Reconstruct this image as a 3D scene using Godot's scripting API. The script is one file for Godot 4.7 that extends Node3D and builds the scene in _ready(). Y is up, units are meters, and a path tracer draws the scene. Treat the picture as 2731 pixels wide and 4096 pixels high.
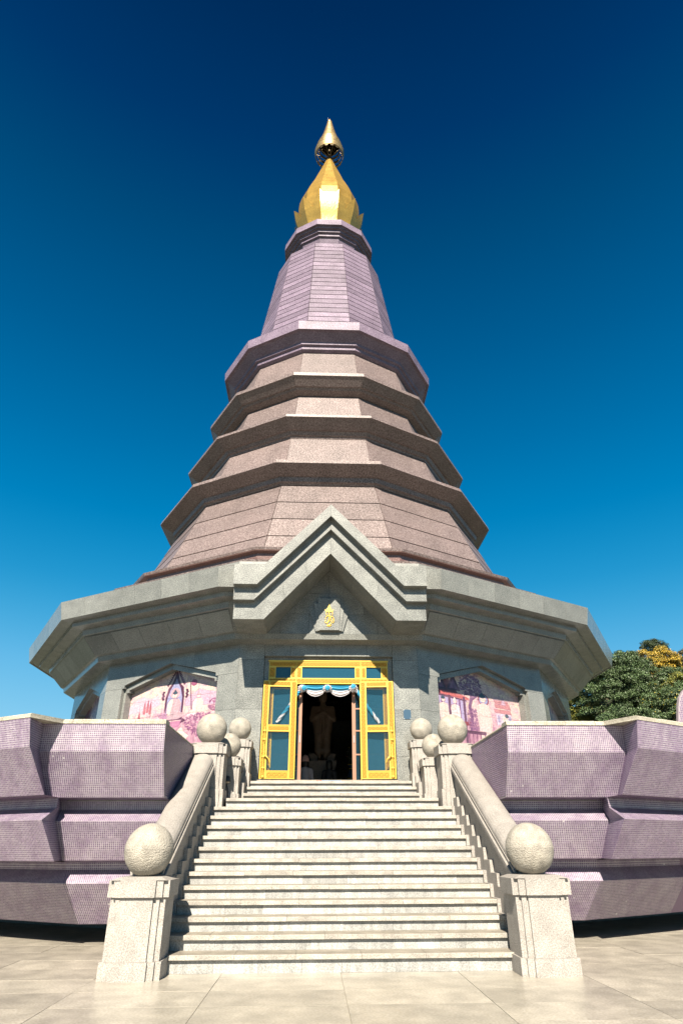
extends Node3D
# A stone pagoda with a wide stair, tiled parapets and a gilded door, seen from the foot of the stair.
const ZC := -15.06          # axis of the tower
const SX := 0.055           # the stair stands a hand's breadth off that axis
const C15 := 0.9659258
const S15 := 0.2588190
const RISE := 0.17
const RISE1 := 0.1976
const TREAD := 0.345
const NOSE := 0.055
const K := 0.845             # stone and paint are measured against this exposure
var M := {}
var rng := RandomNumberGenerator.new()
var taken := {}

class MB:
	var v := PackedVector3Array()
	var n := PackedVector3Array()
	var c := PackedColorArray()
	var t := PackedVector2Array()
	func tri(a: Vector3, b: Vector3, d: Vector3, out: Vector3, col := Color.WHITE) -> void:
		var nn := (b - a).cross(d - a)
		if nn.length_squared() < 1e-16:
			return
		nn = nn.normalized()
		if nn.dot(out) < 0.0:
			nn = -nn
			v.append(a); v.append(b); v.append(d)
		else:
			v.append(a); v.append(d); v.append(b)
		for k in 3:
			n.append(nn); c.append(col)
	func quad(a: Vector3, b: Vector3, d: Vector3, e: Vector3, out: Vector3, col := Color.WHITE) -> void:
		tri(a, b, d, out, col)
		tri(a, d, e, out, col)
	func smooth(a: Vector3, b: Vector3, d: Vector3, na: Vector3, nb: Vector3, nd: Vector3, col := Color.WHITE) -> void:
		var nn := (b - a).cross(d - a)
		if nn.length_squared() < 1e-18:
			return
		if nn.dot(na + nb + nd) < 0.0:
			v.append(a); v.append(b); v.append(d)
			n.append(na); n.append(nb); n.append(nd)
		else:
			v.append(a); v.append(d); v.append(b)
			n.append(na); n.append(nd); n.append(nb)
		for k in 3:
			c.append(col)
	func extr(poly: PackedVector2Array, o: Vector3, ux: Vector3, uy: Vector3, uz: Vector3, d0: float, d1: float, col := Color.WHITE) -> void:
		var idx := Geometry2D.triangulate_polygon(poly)
		var area := 0.0
		for i in poly.size():
			var p := poly[i]
			var q := poly[(i + 1) % poly.size()]
			area += p.x * q.y - q.x * p.y
		var sg := 1.0 if area > 0.0 else -1.0
		for k in range(0, idx.size(), 3):
			var a := poly[idx[k]]; var b := poly[idx[k + 1]]; var d := poly[idx[k + 2]]
			tri(o + ux * a.x + uy * a.y + uz * d1, o + ux * b.x + uy * b.y + uz * d1, o + ux * d.x + uy * d.y + uz * d1, uz * signf(d1 - d0), col)
			tri(o + ux * a.x + uy * a.y + uz * d0, o + ux * b.x + uy * b.y + uz * d0, o + ux * d.x + uy * d.y + uz * d0, uz * signf(d0 - d1), col)
		for i in poly.size():
			var p := poly[i]
			var q := poly[(i + 1) % poly.size()]
			var e := q - p
			var out := (ux * e.y - uy * e.x) * sg
			var A := o + ux * p.x + uy * p.y
			var B := o + ux * q.x + uy * q.y
			quad(A + uz * d0, B + uz * d0, B + uz * d1, A + uz * d1, out, col)
	func box(lo: Vector3, hi: Vector3, col := Color.WHITE) -> void:
		extr(PackedVector2Array([Vector2(lo.x, lo.y), Vector2(hi.x, lo.y), Vector2(hi.x, hi.y), Vector2(lo.x, hi.y)]), Vector3.ZERO, Vector3.RIGHT, Vector3.UP, Vector3.BACK, lo.z, hi.z, col)
	# eight corners: 0-3 round one face, 4-7 the same corners of the opposite face
	func hexa(p: Array, col := Color.WHITE) -> void:
		var m := Vector3.ZERO
		for q in p:
			m += q
		m /= 8.0
		for f in [[0, 1, 2, 3], [4, 5, 6, 7], [0, 1, 5, 4], [1, 2, 6, 5], [2, 3, 7, 6], [3, 0, 4, 7]]:
			var ce: Vector3 = (p[f[0]] + p[f[1]] + p[f[2]] + p[f[3]]) / 4.0
			quad(p[f[0]], p[f[1]], p[f[2]], p[f[3]], ce - m, col)
	# a surface turned round a vertical axis; prof = [[radius, y], ...] from bottom to top
	func lathe(prof: Array, o: Vector3, seg: int, col := Color.WHITE) -> void:
		for k in prof.size() - 1:
			var r0: float = prof[k][0]; var y0: float = prof[k][1]
			var r1: float = prof[k + 1][0]; var y1: float = prof[k + 1][1]
			var nr := y1 - y0
			var ny := r0 - r1
			for i in seg:
				var a := TAU * i / seg
				var b := TAU * (i + 1) / seg
				var da := Vector3(sin(a), 0, cos(a)); var db := Vector3(sin(b), 0, cos(b))
				var na := (da * nr + Vector3.UP * ny).normalized()
				var nb := (db * nr + Vector3.UP * ny).normalized()
				var p := o + da * r0 + Vector3.UP * y0; var q := o + db * r0 + Vector3.UP * y0
				var s := o + db * r1 + Vector3.UP * y1; var u := o + da * r1 + Vector3.UP * y1
				smooth(p, q, s, na, nb, nb, col)
				smooth(p, s, u, na, nb, na, col)
	func tube(pts: Array, rad: Array, seg: int, col := Color.WHITE) -> void:
		var rings := []
		for k in pts.size():
			var d: Vector3 = (pts[mini(k + 1, pts.size() - 1)] - pts[maxi(k - 1, 0)]).normalized()
			var h := Vector3.UP if absf(d.y) < 0.9 else Vector3.RIGHT
			var x := d.cross(h).normalized()
			var y := x.cross(d).normalized()
			var ring := []
			for i in seg:
				var a := TAU * i / seg
				ring.append([pts[k] + (x * cos(a) + y * sin(a)) * rad[k], x * cos(a) + y * sin(a)])
			rings.append(ring)
		for k in pts.size() - 1:
			for i in seg:
				var j := (i + 1) % seg
				var a = rings[k][i]; var b = rings[k][j]; var d = rings[k + 1][j]; var e = rings[k + 1][i]
				smooth(a[0], b[0], d[0], a[1], b[1], d[1], col)
				smooth(a[0], d[0], e[0], a[1], d[1], e[1], col)
		for k in [0, pts.size() - 1]:
			var nn: Vector3 = (pts[0] - pts[1]) if k == 0 else (pts[k] - pts[k - 1])
			for i in seg:
				tri(pts[k], rings[k][i][0], rings[k][(i + 1) % seg][0], nn, col)
	func mesh() -> ArrayMesh:
		var arr := []
		arr.resize(Mesh.ARRAY_MAX)
		arr[Mesh.ARRAY_VERTEX] = v
		arr[Mesh.ARRAY_NORMAL] = n
		arr[Mesh.ARRAY_COLOR] = c
		if t.size() == v.size():
			arr[Mesh.ARRAY_TEX_UV] = t
		var m := ArrayMesh.new()
		m.add_surface_from_arrays(Mesh.PRIMITIVE_TRIANGLES, arr)
		return m

func numbered(s: String) -> String:
	if not taken.has(s):
		taken[s] = 0
		return s
	taken[s] += 1
	return "%s_%03d" % [s, taken[s]]

func put(called: String, mb: MB, mat: Material, parent: Node = null) -> MeshInstance3D:
	var o := MeshInstance3D.new()
	o.mesh = mb.mesh()
	o.material_override = mat
	o.cast_shadow = GeometryInstance3D.SHADOW_CASTING_SETTING_ON
	if parent == null:
		o.name = numbered(called)
		add_child(o, true)
	else:
		o.name = called
		parent.add_child(o, true)
	return o

func thing(called: String, label: String, category: String, group := "") -> Node3D:
	var o := Node3D.new()
	o.name = numbered(called)
	add_child(o, true)
	tag(o, label, category, group)
	return o

func part(called: String, parent: Node) -> Node3D:
	var o := Node3D.new()
	o.name = called
	parent.add_child(o, true)
	return o

func tag(o: Node, label: String, category: String, group := "") -> void:
	o.set_meta("label", label)
	o.set_meta("category", category)
	if group != "":
		o.set_meta("group", group)

# ---------------------------------------------------------------- textures and materials
func noise_img(w: int, h: int, freq: float, seed_: int, oct := 3, kind := FastNoiseLite.TYPE_SIMPLEX_SMOOTH) -> Image:
	var f := FastNoiseLite.new()
	f.seed = seed_
	f.noise_type = kind
	f.frequency = freq
	f.fractal_octaves = oct
	return f.get_seamless_image(w, h)

# grains of several minerals, drifting tone over decimetres and, if asked, run-off streaks
func granite(size: int, dark: Color, mid: Color, pale: Color, seed_: int, drift := 0.12, streak := 0.0, grain := 1.0) -> ImageTexture:
	var r := RandomNumberGenerator.new()
	r.seed = seed_
	var coarse := noise_img(size, size, 0.012, seed_ + 1, 4).get_data()
	var grains := noise_img(size, size, 0.16, seed_ + 2, 2).get_data()
	var runs := noise_img(size, 64, 0.03, seed_ + 3, 3).get_data()
	var out := PackedByteArray()
	out.resize(size * size * 3)
	for y in size:
		for x in size:
			var i := y * size + x
			var g := float(grains[i]) / 255.0
			var k := clampf((g - 0.5) * 1.7 + 0.5 + (r.randf() - 0.5) * 0.8 * grain, 0.0, 1.0)
			var col := dark.lerp(mid, k * 2.0) if k < 0.5 else mid.lerp(pale, (k - 0.5) * 2.0)
			var f := 1.0 + (float(coarse[i]) / 255.0 - 0.5) * 2.0 * drift
			if streak > 0.0:
				var s := float(runs[((y / 8) % 64) * size + x]) / 255.0
				var st := clampf((s - 0.62) * 5.0, 0.0, 1.0) * streak
				f = lerpf(f, 1.45, st)
				f *= 1.0 - 0.45 * streak * clampf((0.4 - s) * 5.0, 0.0, 1.0)
			out[i * 3] = int(clampf(col.r * f, 0, 1) * 255.0)
			out[i * 3 + 1] = int(clampf(col.g * f, 0, 1) * 255.0)
			out[i * 3 + 2] = int(clampf(col.b * f, 0, 1) * 255.0)
	var im := Image.create_from_data(size, size, false, Image.FORMAT_RGB8, out)
	return ImageTexture.create_from_image(im)

func lin(r: float, g: float, b: float) -> Color:
	return Color(r, g, b).linear_to_srgb()

func stone(tex: Texture2D, tint: Color, rough: float, metres: float, off := 0.0, bump: Texture2D = null, bump_cm := 0.0) -> StandardMaterial3D:
	var m := StandardMaterial3D.new()
	m.albedo_texture = tex
	m.albedo_color = Color(tint.r * K, tint.g * K, tint.b * K, tint.a)
	m.roughness = rough
	m.metallic_specular = 0.5
	m.uv1_triplanar = true
	m.uv1_world_triplanar = true
	m.uv1_scale = Vector3.ONE / metres
	m.uv1_offset = Vector3(off, off * 0.7, off * 0.4)
	if bump:
		m.heightmap_enabled = true
		m.heightmap_texture = bump
		m.heightmap_scale = bump_cm
	return m

func plain(col: Color, rough: float, metal := 0.0) -> StandardMaterial3D:
	var m := StandardMaterial3D.new()
	m.albedo_color = Color(col.r * K, col.g * K, col.b * K, col.a)
	m.roughness = rough
	m.metallic = metal
	return m

func variants(key: String, tex: Texture2D, base: Color, rough: float, metres: float, spread: float, bump: Texture2D = null, bump_cm := 0.0) -> void:
	var a := []
	for k in 4:
		var f: float = 1.0 + spread * [-1.0, -0.3, 0.4, 1.0][k]
		var m := stone(tex, Color(base.r * f, base.g * f, base.b * f), rough, metres, 0.37 * k, bump, bump_cm)
		if key == "mauve":
			m.metallic_specular = 0.35
		if key == "pink":
			m.metallic_specular = 0.5
		a.append(m)
	M[key] = a

func pick(key: String) -> Material:
	return M[key][rng.randi() % 4]

func make_materials() -> void:
	var W := Color.WHITE
	var g1 := granite(512, lin(.165, .172, .16), lin(.292, .300, .277), lin(.42, .425, .39), 11, .09)
	variants("grey", g1, Color(0.95, 0.95, 0.95), 0.2, 2.7, .045)
	var g2 := granite(512, lin(.27, .235, .185), lin(.385, .345, .28), lin(.48, .435, .365), 21, .12)
	variants("nosing", granite(512, lin(.29, .265, .22), lin(.42, .39, .335), lin(.53, .50, .44), 27, .14), W, 0.55, 1.9, .03)
	variants("tread", g2, Color(0.96, 0.96, 0.95), 0.55, 1.9, .04)
	var g2b := granite(512, lin(.31, .31, .29), lin(.445, .445, .42), lin(.56, .555, .525), 23, .10, .16)
	variants("riser", g2b, Color(0.96, 0.96, 0.96), 0.5, 2.1, .05)
	var pit := ImageTexture.create_from_image(noise_img(512, 512, 0.085, 33, 3))
	var g3 := granite(512, lin(.25, .228, .20), lin(.385, .357, .32), lin(.50, .47, .43), 31, .08)
	variants("newel", g3, W, 0.65, 1.7, .02)
	var g3b := granite(512, lin(.25, .225, .175), lin(.40, .37, .31), lin(.52, .485, .42), 35, .2)
	M["ball"] = stone(g3b, W, 0.8, 1.1, 0.2, pit, 1.3)
	var g4 := granite(512, lin(.085, .058, .054), lin(.228, .172, .160), lin(.42, .35, .335), 41, .10, 0.0, 1.3)
	variants("pink", g4, Color(0.97, 0.97, 0.97), 0.5, 5.5, .04)
	var g5 := granite(512, lin(.13, .088, .138), lin(.258, .202, .268), lin(.40, .335, .41), 51, .12)
	variants("mauve", g5, Color(0.97, 0.97, 0.97), 0.5, 5.0, .07)
	var g6 := granite(256, lin(.12, .06, .05), lin(.22, .125, .11), lin(.36, .25, .22), 61, .10)
	variants("brown", g6, Color(0.97, 0.97, 0.97), 0.3, 1.6, .03)
	var g7 := granite(512, lin(.43, .39, .305), lin(.53, .485, .395), lin(.60, .56, .475), 71, .11, 0.0, 0.8)
	variants("paving", g7, Color(0.95, 0.95, 0.95), 0.32, 3.1, .045)
	M["joint"] = plain(lin(.10, .095, .085), 0.9)
	M["paving_joint"] = plain(lin(.36, .32, .25), 0.9)
	M["scrub"] = plain(lin(.05, .06, .025), 0.95)
	M["plain_stone"] = stone(g1, Color(0.95, 0.95, 0.95), 0.5, 2.3)
	M["coping"] = stone(granite(256, lin(.26, .23, .16), lin(.50, .46, .36), lin(.66, .62, .52), 81, .22), W, 0.75, 1.3)
	var tile := plain(Color.WHITE, 0.32)
	tile.vertex_color_use_as_albedo = true
	M["tile"] = tile
	M["grout"] = plain(Color.WHITE, 0.85)
	M["grout"].vertex_color_use_as_albedo = true
	var gleam := ImageTexture.create_from_image(noise_img(256, 256, 0.05, 5, 3))
	var gold := stone(granite(256, lin(.52, .30, .055), lin(.66, .41, .085), lin(.74, .49, .13), 91, .12), W, 0.36, 2.0)
	gold.metallic = 0.55
	gold.heightmap_enabled = true
	gold.heightmap_texture = gleam
	gold.heightmap_scale = 0.2
	M["gold"] = gold
	var gilt := plain(lin(.86, .58, .09), 0.34, 0.3)
	M["gilt"] = gilt
	M["gilt_deep"] = plain(lin(.50, .27, .03), 0.5, 0.3)
	var fil := stone(granite(256, lin(.22, .12, .04), lin(.58, .41, .17), lin(.78, .62, .34), 95, .1, 0.0, 1.8), W, 0.34, 3.5)
	fil.metallic = 0.65
	fil.roughness = 0.45
	M["filigree"] = fil
	M["bronze"] = plain(lin(.20, .15, .08), 0.4, 0.7)
	var glass := plain(Color(0.16, 0.30, 0.34, 0.14), 0.03)
	glass.transparency = BaseMaterial3D.TRANSPARENCY_ALPHA
	M["glass"] = glass
	var film := plain(Color(0.17, 0.37, 0.46, 0.62), 0.03)
	film.transparency = BaseMaterial3D.TRANSPARENCY_ALPHA
	M["film_glass"] = film
	M["aluminium"] = plain(lin(.40, .215, .14), 0.4, 0.2)
	M["steel"] = plain(lin(.5, .5, .48), 0.35, 0.8)
	M["black"] = plain(lin(.02, .02, .022), 0.5)
	M["cloth_blue"] = plain(lin(.015, .30, .50), 0.7)
	M["cloth_white"] = plain(lin(.80, .76, .78), 0.8)
	M["room"] = stone(g1, Color(0.95, 0.95, 0.95), 0.5, 2.3)
	M["statue"] = stone(granite(256, lin(.16, .10, .06), lin(.29, .20, .13), lin(.38, .28, .19), 97, .1), W, 0.5, 1.2)
	M["plaque"] = plain(lin(.045, .10, .16), 0.3)
	M["leaf"] = plain(Color.WHITE, 0.55)
	M["leaf"].albedo_color = Color.WHITE
	M["leaf"].vertex_color_use_as_albedo = true
	M["leaf"].backlight_enabled = true
	M["leaf"].backlight = Color(0.10, 0.13, 0.03)
	var bark := stone(granite(256, lin(.04, .03, .02), lin(.11, .085, .06), lin(.18, .15, .11), 99, .2), W, 0.9, 0.8)
	M["bark"] = bark
	M["soil"] = stone(granite(256, lin(.03, .035, .015), lin(.06, .06, .025), lin(.10, .09, .045), 101, .3), W, 0.95, 4.0)

# ---------------------------------------------------------------- twelve-sided helpers
func fn(i: float) -> Vector3:
	var a := deg_to_rad(30.0 * i)
	return Vector3(sin(a), 0, cos(a))
func fu(i: float) -> Vector3:
	var a := deg_to_rad(30.0 * i)
	return Vector3(cos(a), 0, -sin(a))
# point on facet i: u along it, y up, ap out from the axis
func fp(i: float, u: float, y: float, ap: float) -> Vector3:
	return Vector3(0, y, ZC) + fn(i) * ap + fu(i) * u
# closed or open profile of [corner radius, y], run clockwise down the outside, on the facets listed
func ring(mb: MB, prof: Array, facets: Array) -> void:
	for i in facets:
		for k in prof.size() - 1:
			var R0: float = prof[k][0]; var y0: float = prof[k][1]
			var R1: float = prof[k + 1][0]; var y1: float = prof[k + 1][1]
			var out := fn(i) * (y0 - y1) + Vector3.UP * (R1 - R0)
			mb.quad(fp(i, -R0 * S15, y0, R0 * C15), fp(i, R0 * S15, y0, R0 * C15), fp(i, R1 * S15, y1, R1 * C15), fp(i, -R1 * S15, y1, R1 * C15), out)
# a slab of cladding on facet i between two heights and two shares of the facet's width
func slab(i: float, y0: float, R0: float, y1: float, R1: float, f0: float, f1: float, gap: float, thick: float) -> MB:
	var mb := MB.new()
	var w0 := R0 * S15; var w1 := R1 * S15
	var g := gap * 0.5
	var a := []
	for d in [0.0, thick]:
		a.append(fp(i, w0 * f0 + g, y0 + g, R0 * C15 - d))
		a.append(fp(i, w0 * f1 - g, y0 + g, R0 * C15 - d))
		a.append(fp(i, w1 * f1 - g, y1 - g, R1 * C15 - d))
		a.append(fp(i, w1 * f0 + g, y1 - g, R1 * C15 - d))
	mb.hexa(a)
	return mb
const ALL12 := [0, 1, 2, 3, 4, 5, 6, 7, 8, 9, 10, 11]

func v2(a: Array) -> PackedVector2Array:
	var o := PackedVector2Array()
	for p in a:
		o.append(Vector2(p[0], p[1]))
	return o

func height(k: int) -> float:
	if k >= 14:
		return [2.396, 2.544, 2.690][k - 14]
	return RISE1 + (k - 1) * RISE
# ---------------------------------------------------------------- ready
func _ready() -> void:
	rng.seed = 7
	var cam := Camera3D.new()
	cam.name = "camera"
	cam.fov = 78.242
	cam.near = 0.05
	cam.far = 2000.0
	add_child(cam)
	cam.transform = camera_pose(-0.3135, 1.3775, 9.5417, 0.0408, 0.4891, -0.0035)
	cam.current = true
	var env := Environment.new()
	var we := WorldEnvironment.new()
	we.name = "world"
	we.environment = env
	add_child(we)
	env.background_mode = Environment.BG_SKY
	env.tonemap_mode = Environment.TONE_MAPPER_LINEAR
	env.tonemap_exposure = EXPOSURE
	env.background_energy_multiplier = 1.0
	env.sdfgi_enabled = true
	env.ssao_enabled = true
	env.ssil_enabled = true
	env.sky = make_sky()
	var sun := DirectionalLight3D.new()
	sun.name = "sun"
	add_child(sun)
	sun.light_energy = 1.6
	sun.light_color = Color(1.0, 0.955, 0.89)
	sun.light_angular_distance = 0.5
	sun.shadow_enabled = true
	sun.look_at_from_position(Vector3(-0.14, 0.82, 1.0) * 50.0, Vector3.ZERO, Vector3.UP)
	make_materials()
	build_ground()
	build_terrace()
	build_parapet(-1)
	build_parapet(1)
	build_stairs()
	build_newels()
	build_pagoda()
	build_entrance_things()
	build_far()

const EXPOSURE := 2.75

func camera_pose(x: float, y: float, z: float, yaw: float, pitch: float, roll: float) -> Transform3D:
	var fw := Vector3(sin(yaw) * cos(pitch), sin(pitch), -cos(yaw) * cos(pitch))
	var rt := Vector3(cos(yaw), 0, sin(yaw))
	var up := rt.cross(fw)
	var r2 := rt * cos(roll) + up * sin(roll)
	var u2 := up * cos(roll) - rt * sin(roll)
	return Transform3D(Basis(r2, u2, -fw), Vector3(x, y, z))

# a cloudless sky that deepens from the horizon to the zenith, the same all round
func make_sky() -> Sky:
	var stops := [[0, 172, 221, 247], [8, 142, 209, 243], [13.7, 100, 186, 233], [20.6, 36, 152, 209], [26.7, 0, 130, 191], [33, 0, 112, 171], [41, 0, 93, 148], [51, 0, 73, 122], [58.4, 0, 55, 107], [66.5, 0, 44, 91], [90, 0, 30, 70]]
	var h := 512
	var im := Image.create(16, h, false, Image.FORMAT_RGBF)
	for y in h:
		var el := 90.0 - 180.0 * (y + 0.5) / h
		var c := Color(0.16, 0.15, 0.12)
		if el >= 0.0:
			for k in stops.size() - 1:
				var a = stops[k]; var b = stops[k + 1]
				if el >= a[0] and el <= b[0]:
					var f: float = (el - a[0]) / (b[0] - a[0])
					c = Color(lerpf(a[1], b[1], f) / 255.0, lerpf(a[2], b[2], f) / 255.0, lerpf(a[3], b[3], f) / 255.0).srgb_to_linear()
			c = Color(c.r / EXPOSURE, c.g / EXPOSURE, c.b / EXPOSURE)
		for x in 16:
			im.set_pixel(x, y, c)
	var p := PanoramaSkyMaterial.new()
	p.panorama = ImageTexture.create_from_image(im)
	var s := Sky.new()
	s.sky_material = p
	return s

# ---------------------------------------------------------------- ground
func build_ground() -> void:
	var mb := MB.new()
	mb.quad(Vector3(-900, -0.03, -900), Vector3(900, -0.03, -900), Vector3(900, -0.03, 900), Vector3(-900, -0.03, 900), Vector3.UP)
	var g := put("ground", mb, M["scrub"])
	g.set_meta("kind", "structure")
	var bedm := MB.new()
	bedm.quad(Vector3(-8.75, -0.012, -5.8), Vector3(9.57, -0.012, -5.8), Vector3(9.57, -0.012, 8.56), Vector3(-8.75, -0.012, 8.56), Vector3.UP)
	put("paving_bed", bedm, M["paving_joint"]).set_meta("kind", "structure")
	var pav := Node3D.new()
	pav.name = "paving"
	add_child(pav)
	pav.set_meta("kind", "structure")
	var px := 1.465
	var pz := 0.755
	var meshes := []
	for k in 4:
		var m := MB.new()
		var c := 0.006
		var hx := px * 0.5 - 0.003; var hz := pz * 0.5 - 0.002
		m.extr(v2([[-hx + c, -hz], [hx - c, -hz], [hx, -hz + c], [hx, hz - c], [hx - c, hz], [-hx + c, hz], [-hx, hz - c], [-hx, -hz + c]]), Vector3.ZERO, Vector3.RIGHT, Vector3.BACK, Vector3.UP, -0.028, 0.0)
		meshes.append(m.mesh())
	for iz in range(-9, 10):
		for ix in range(-6, 7):
			var o := MeshInstance3D.new()
			o.name = "slab"
			o.mesh = meshes[rng.randi() % 4]
			o.material_override = pick("paving")
			pav.add_child(o, true)
			o.position = Vector3(0.047 + (ix + 0.5) * px, rng.randf_range(-0.0015, 0.0015), 1.005 + (iz + 0.5) * pz)
	var far := MB.new()
	for r in [[-16.0, -8.75, -34.0, 13.0], [9.57, 16.0, -34.0, 13.0], [-8.75, 9.57, -34.0, -5.8], [-8.75, 9.57, 8.56, 13.0]]:
		far.quad(Vector3(r[0], -0.004, r[2]), Vector3(r[1], -0.004, r[2]), Vector3(r[1], -0.004, r[3]), Vector3(r[0], -0.004, r[3]), Vector3.UP)
	var f := put("plaza", far, M["paving"][1])
	f.set_meta("kind", "structure")

# terrace floor that the parapets hold, at the level of the landing
func build_terrace() -> void:
	var t := thing("terrace", "raised stone terrace behind the purple tiled parapets, carrying the pagoda", "terrace")
	var mb := MB.new()
	var half := [[1.86, -5.16], [2.2, -5.15], [2.9, -4.3], [2.9, -2.36], [4.5, -2.4], [9.0, -5.0], [13.0, -9.5], [14.5, -15.0], [13.0, -22.0]]
	var poly := []
	for p in half:
		poly.append([SX + p[0], p[1]])
	for k in range(half.size() - 1, -1, -1):
		poly.append([SX - half[k][0], half[k][1]])
	mb.extr(v2(poly), Vector3.ZERO, Vector3.RIGHT, Vector3.BACK, Vector3.UP, 1.95, 2.205)
	put("floor", mb, M["plain_stone"], t)
	for s in [-1, 1]:
		var w := MB.new()
		var q := [[2.85, -5.0], [4.1, -5.0], [9.2, -7.95], [12.5, -12.0], [12.5, -22.0], [2.85, -22.0]]
		var pw := []
		for p in q:
			pw.append([SX + s * p[0], p[1]])
		w.extr(v2(pw), Vector3.ZERO, Vector3.RIGHT, Vector3.BACK, Vector3.UP, -0.02, 1.94)
		put("base_wall", w, M["plain_stone"], t)

# ---------------------------------------------------------------- tiled parapets
func tile_col(p: Vector3, nz: FastNoiseLite) -> Color:
	var f := 1.0 + rng.randf_range(-0.18, 0.18) + 0.12 * nz.get_noise_3dv(p * Vector3(5.0, 1.0, 5.0))
	var k := rng.randf()
	var c := Color(.235, .162, .268)
	if k < 0.25:
		c = Color(.195, .130, .228)
	elif k < 0.36:
		c = Color(.30, .22, .32)
	var dust := clampf(nz.get_noise_3dv(p * Vector3(4.5, 1.1, 4.5) + Vector3(9, 3, 1)) * 2.4 - 0.5, 0.0, 0.8)
	c = Color(c.r * f, c.g * f, c.b * f).lerp(Color(.50, .42, .46), dust * 0.2)
	return c

# small square tiles set in grout over the four-cornered face a b d e; bed gets the grout, mb the tiles
func tile_face(bed: MB, mb: MB, a: Vector3, b: Vector3, d: Vector3, e: Vector3, out: Vector3, nz: FastNoiseLite, sink := 0.0) -> void:
	var nn := (b - a).cross(e - a).normalized()
	if nn.length_squared() < 0.5:
		nn = (d - b).cross(e - d).normalized()
	if nn.dot(out) < 0.0:
		nn = -nn
	if sink > 0.0:
		for i in 8:
			for j in 8:
				bed.quad(bil(a, b, d, e, i / 8.0, j / 8.0), bil(a, b, d, e, (i + 1) / 8.0, j / 8.0), bil(a, b, d, e, (i + 1) / 8.0, (j + 1) / 8.0), bil(a, b, d, e, i / 8.0, (j + 1) / 8.0), out, Color(.40, .34, .37))
	else:
		bed.quad(a, b, d, e, out, Color(.44, .38, .40))
	var pitch := 0.032
	var nu := maxi(1, roundi((a.distance_to(b) + e.distance_to(d)) * 0.5 / pitch))
	var nv := maxi(1, roundi((a.distance_to(e) + b.distance_to(d)) * 0.5 / pitch))
	for i in nu:
		for j in nv:
			# the grout is whiter where it has bled, dull elsewhere
			var A := bil(a, b, d, e, float(i) / nu, float(j) / nv)
			var gw := clampf(nz.get_noise_3dv(A * Vector3(3.5, 1.2, 3.5) + Vector3(4, 7, 2)) * 0.9 + 0.62 + rng.randf_range(-0.22, 0.22), 0.0, 1.0)
			var gc := Color(.42, .36, .42).lerp(Color(.76, .72, .73), gw)
			var lift := nn * 0.0008
			mb.quad(A + lift, bil(a, b, d, e, float(i + 1) / nu, float(j) / nv) + lift, bil(a, b, d, e, float(i + 1) / nu, float(j + 1) / nv) + lift, bil(a, b, d, e, float(i) / nu, float(j + 1) / nv) + lift, nn, gc)
			if rng.randf() < 0.0008:
				continue
			one_tile(mb, a, b, d, e, (i + 0.14) / nu, (i + 0.86) / nu, (j + 0.14) / nv, (j + 0.86) / nv, nn, nz)

func bil(a: Vector3, b: Vector3, d: Vector3, e: Vector3, u: float, v: float) -> Vector3:
	return a.lerp(b, u).lerp(e.lerp(d, u), v)

func one_tile(mb: MB, a: Vector3, b: Vector3, d: Vector3, e: Vector3, u0: float, u1: float, w0: float, w1: float, nn: Vector3, nz: FastNoiseLite) -> void:
	var up := nn * 0.003
	var q := [bil(a, b, d, e, u0, w0), bil(a, b, d, e, u1, w0), bil(a, b, d, e, u1, w1), bil(a, b, d, e, u0, w1)]
	var col := tile_col(q[0], nz)
	var ce: Vector3 = (q[0] + q[2]) * 0.5
	var tilt := Vector3(rng.randf_range(-1, 1), rng.randf_range(-1, 1), rng.randf_range(-1, 1)) * 0.0006
	var tp := [q[0] + up + tilt, q[1] + up - tilt, q[2] + up + tilt * 0.5, q[3] + up - tilt]
	mb.quad(tp[0], tp[1], tp[2], tp[3], nn, col)
	for k in 4:
		var l := (k + 1) % 4
		mb.quad(q[k], q[l], tp[l], tp[k], (q[k] + q[l]) * 0.5 - ce, col)

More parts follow.
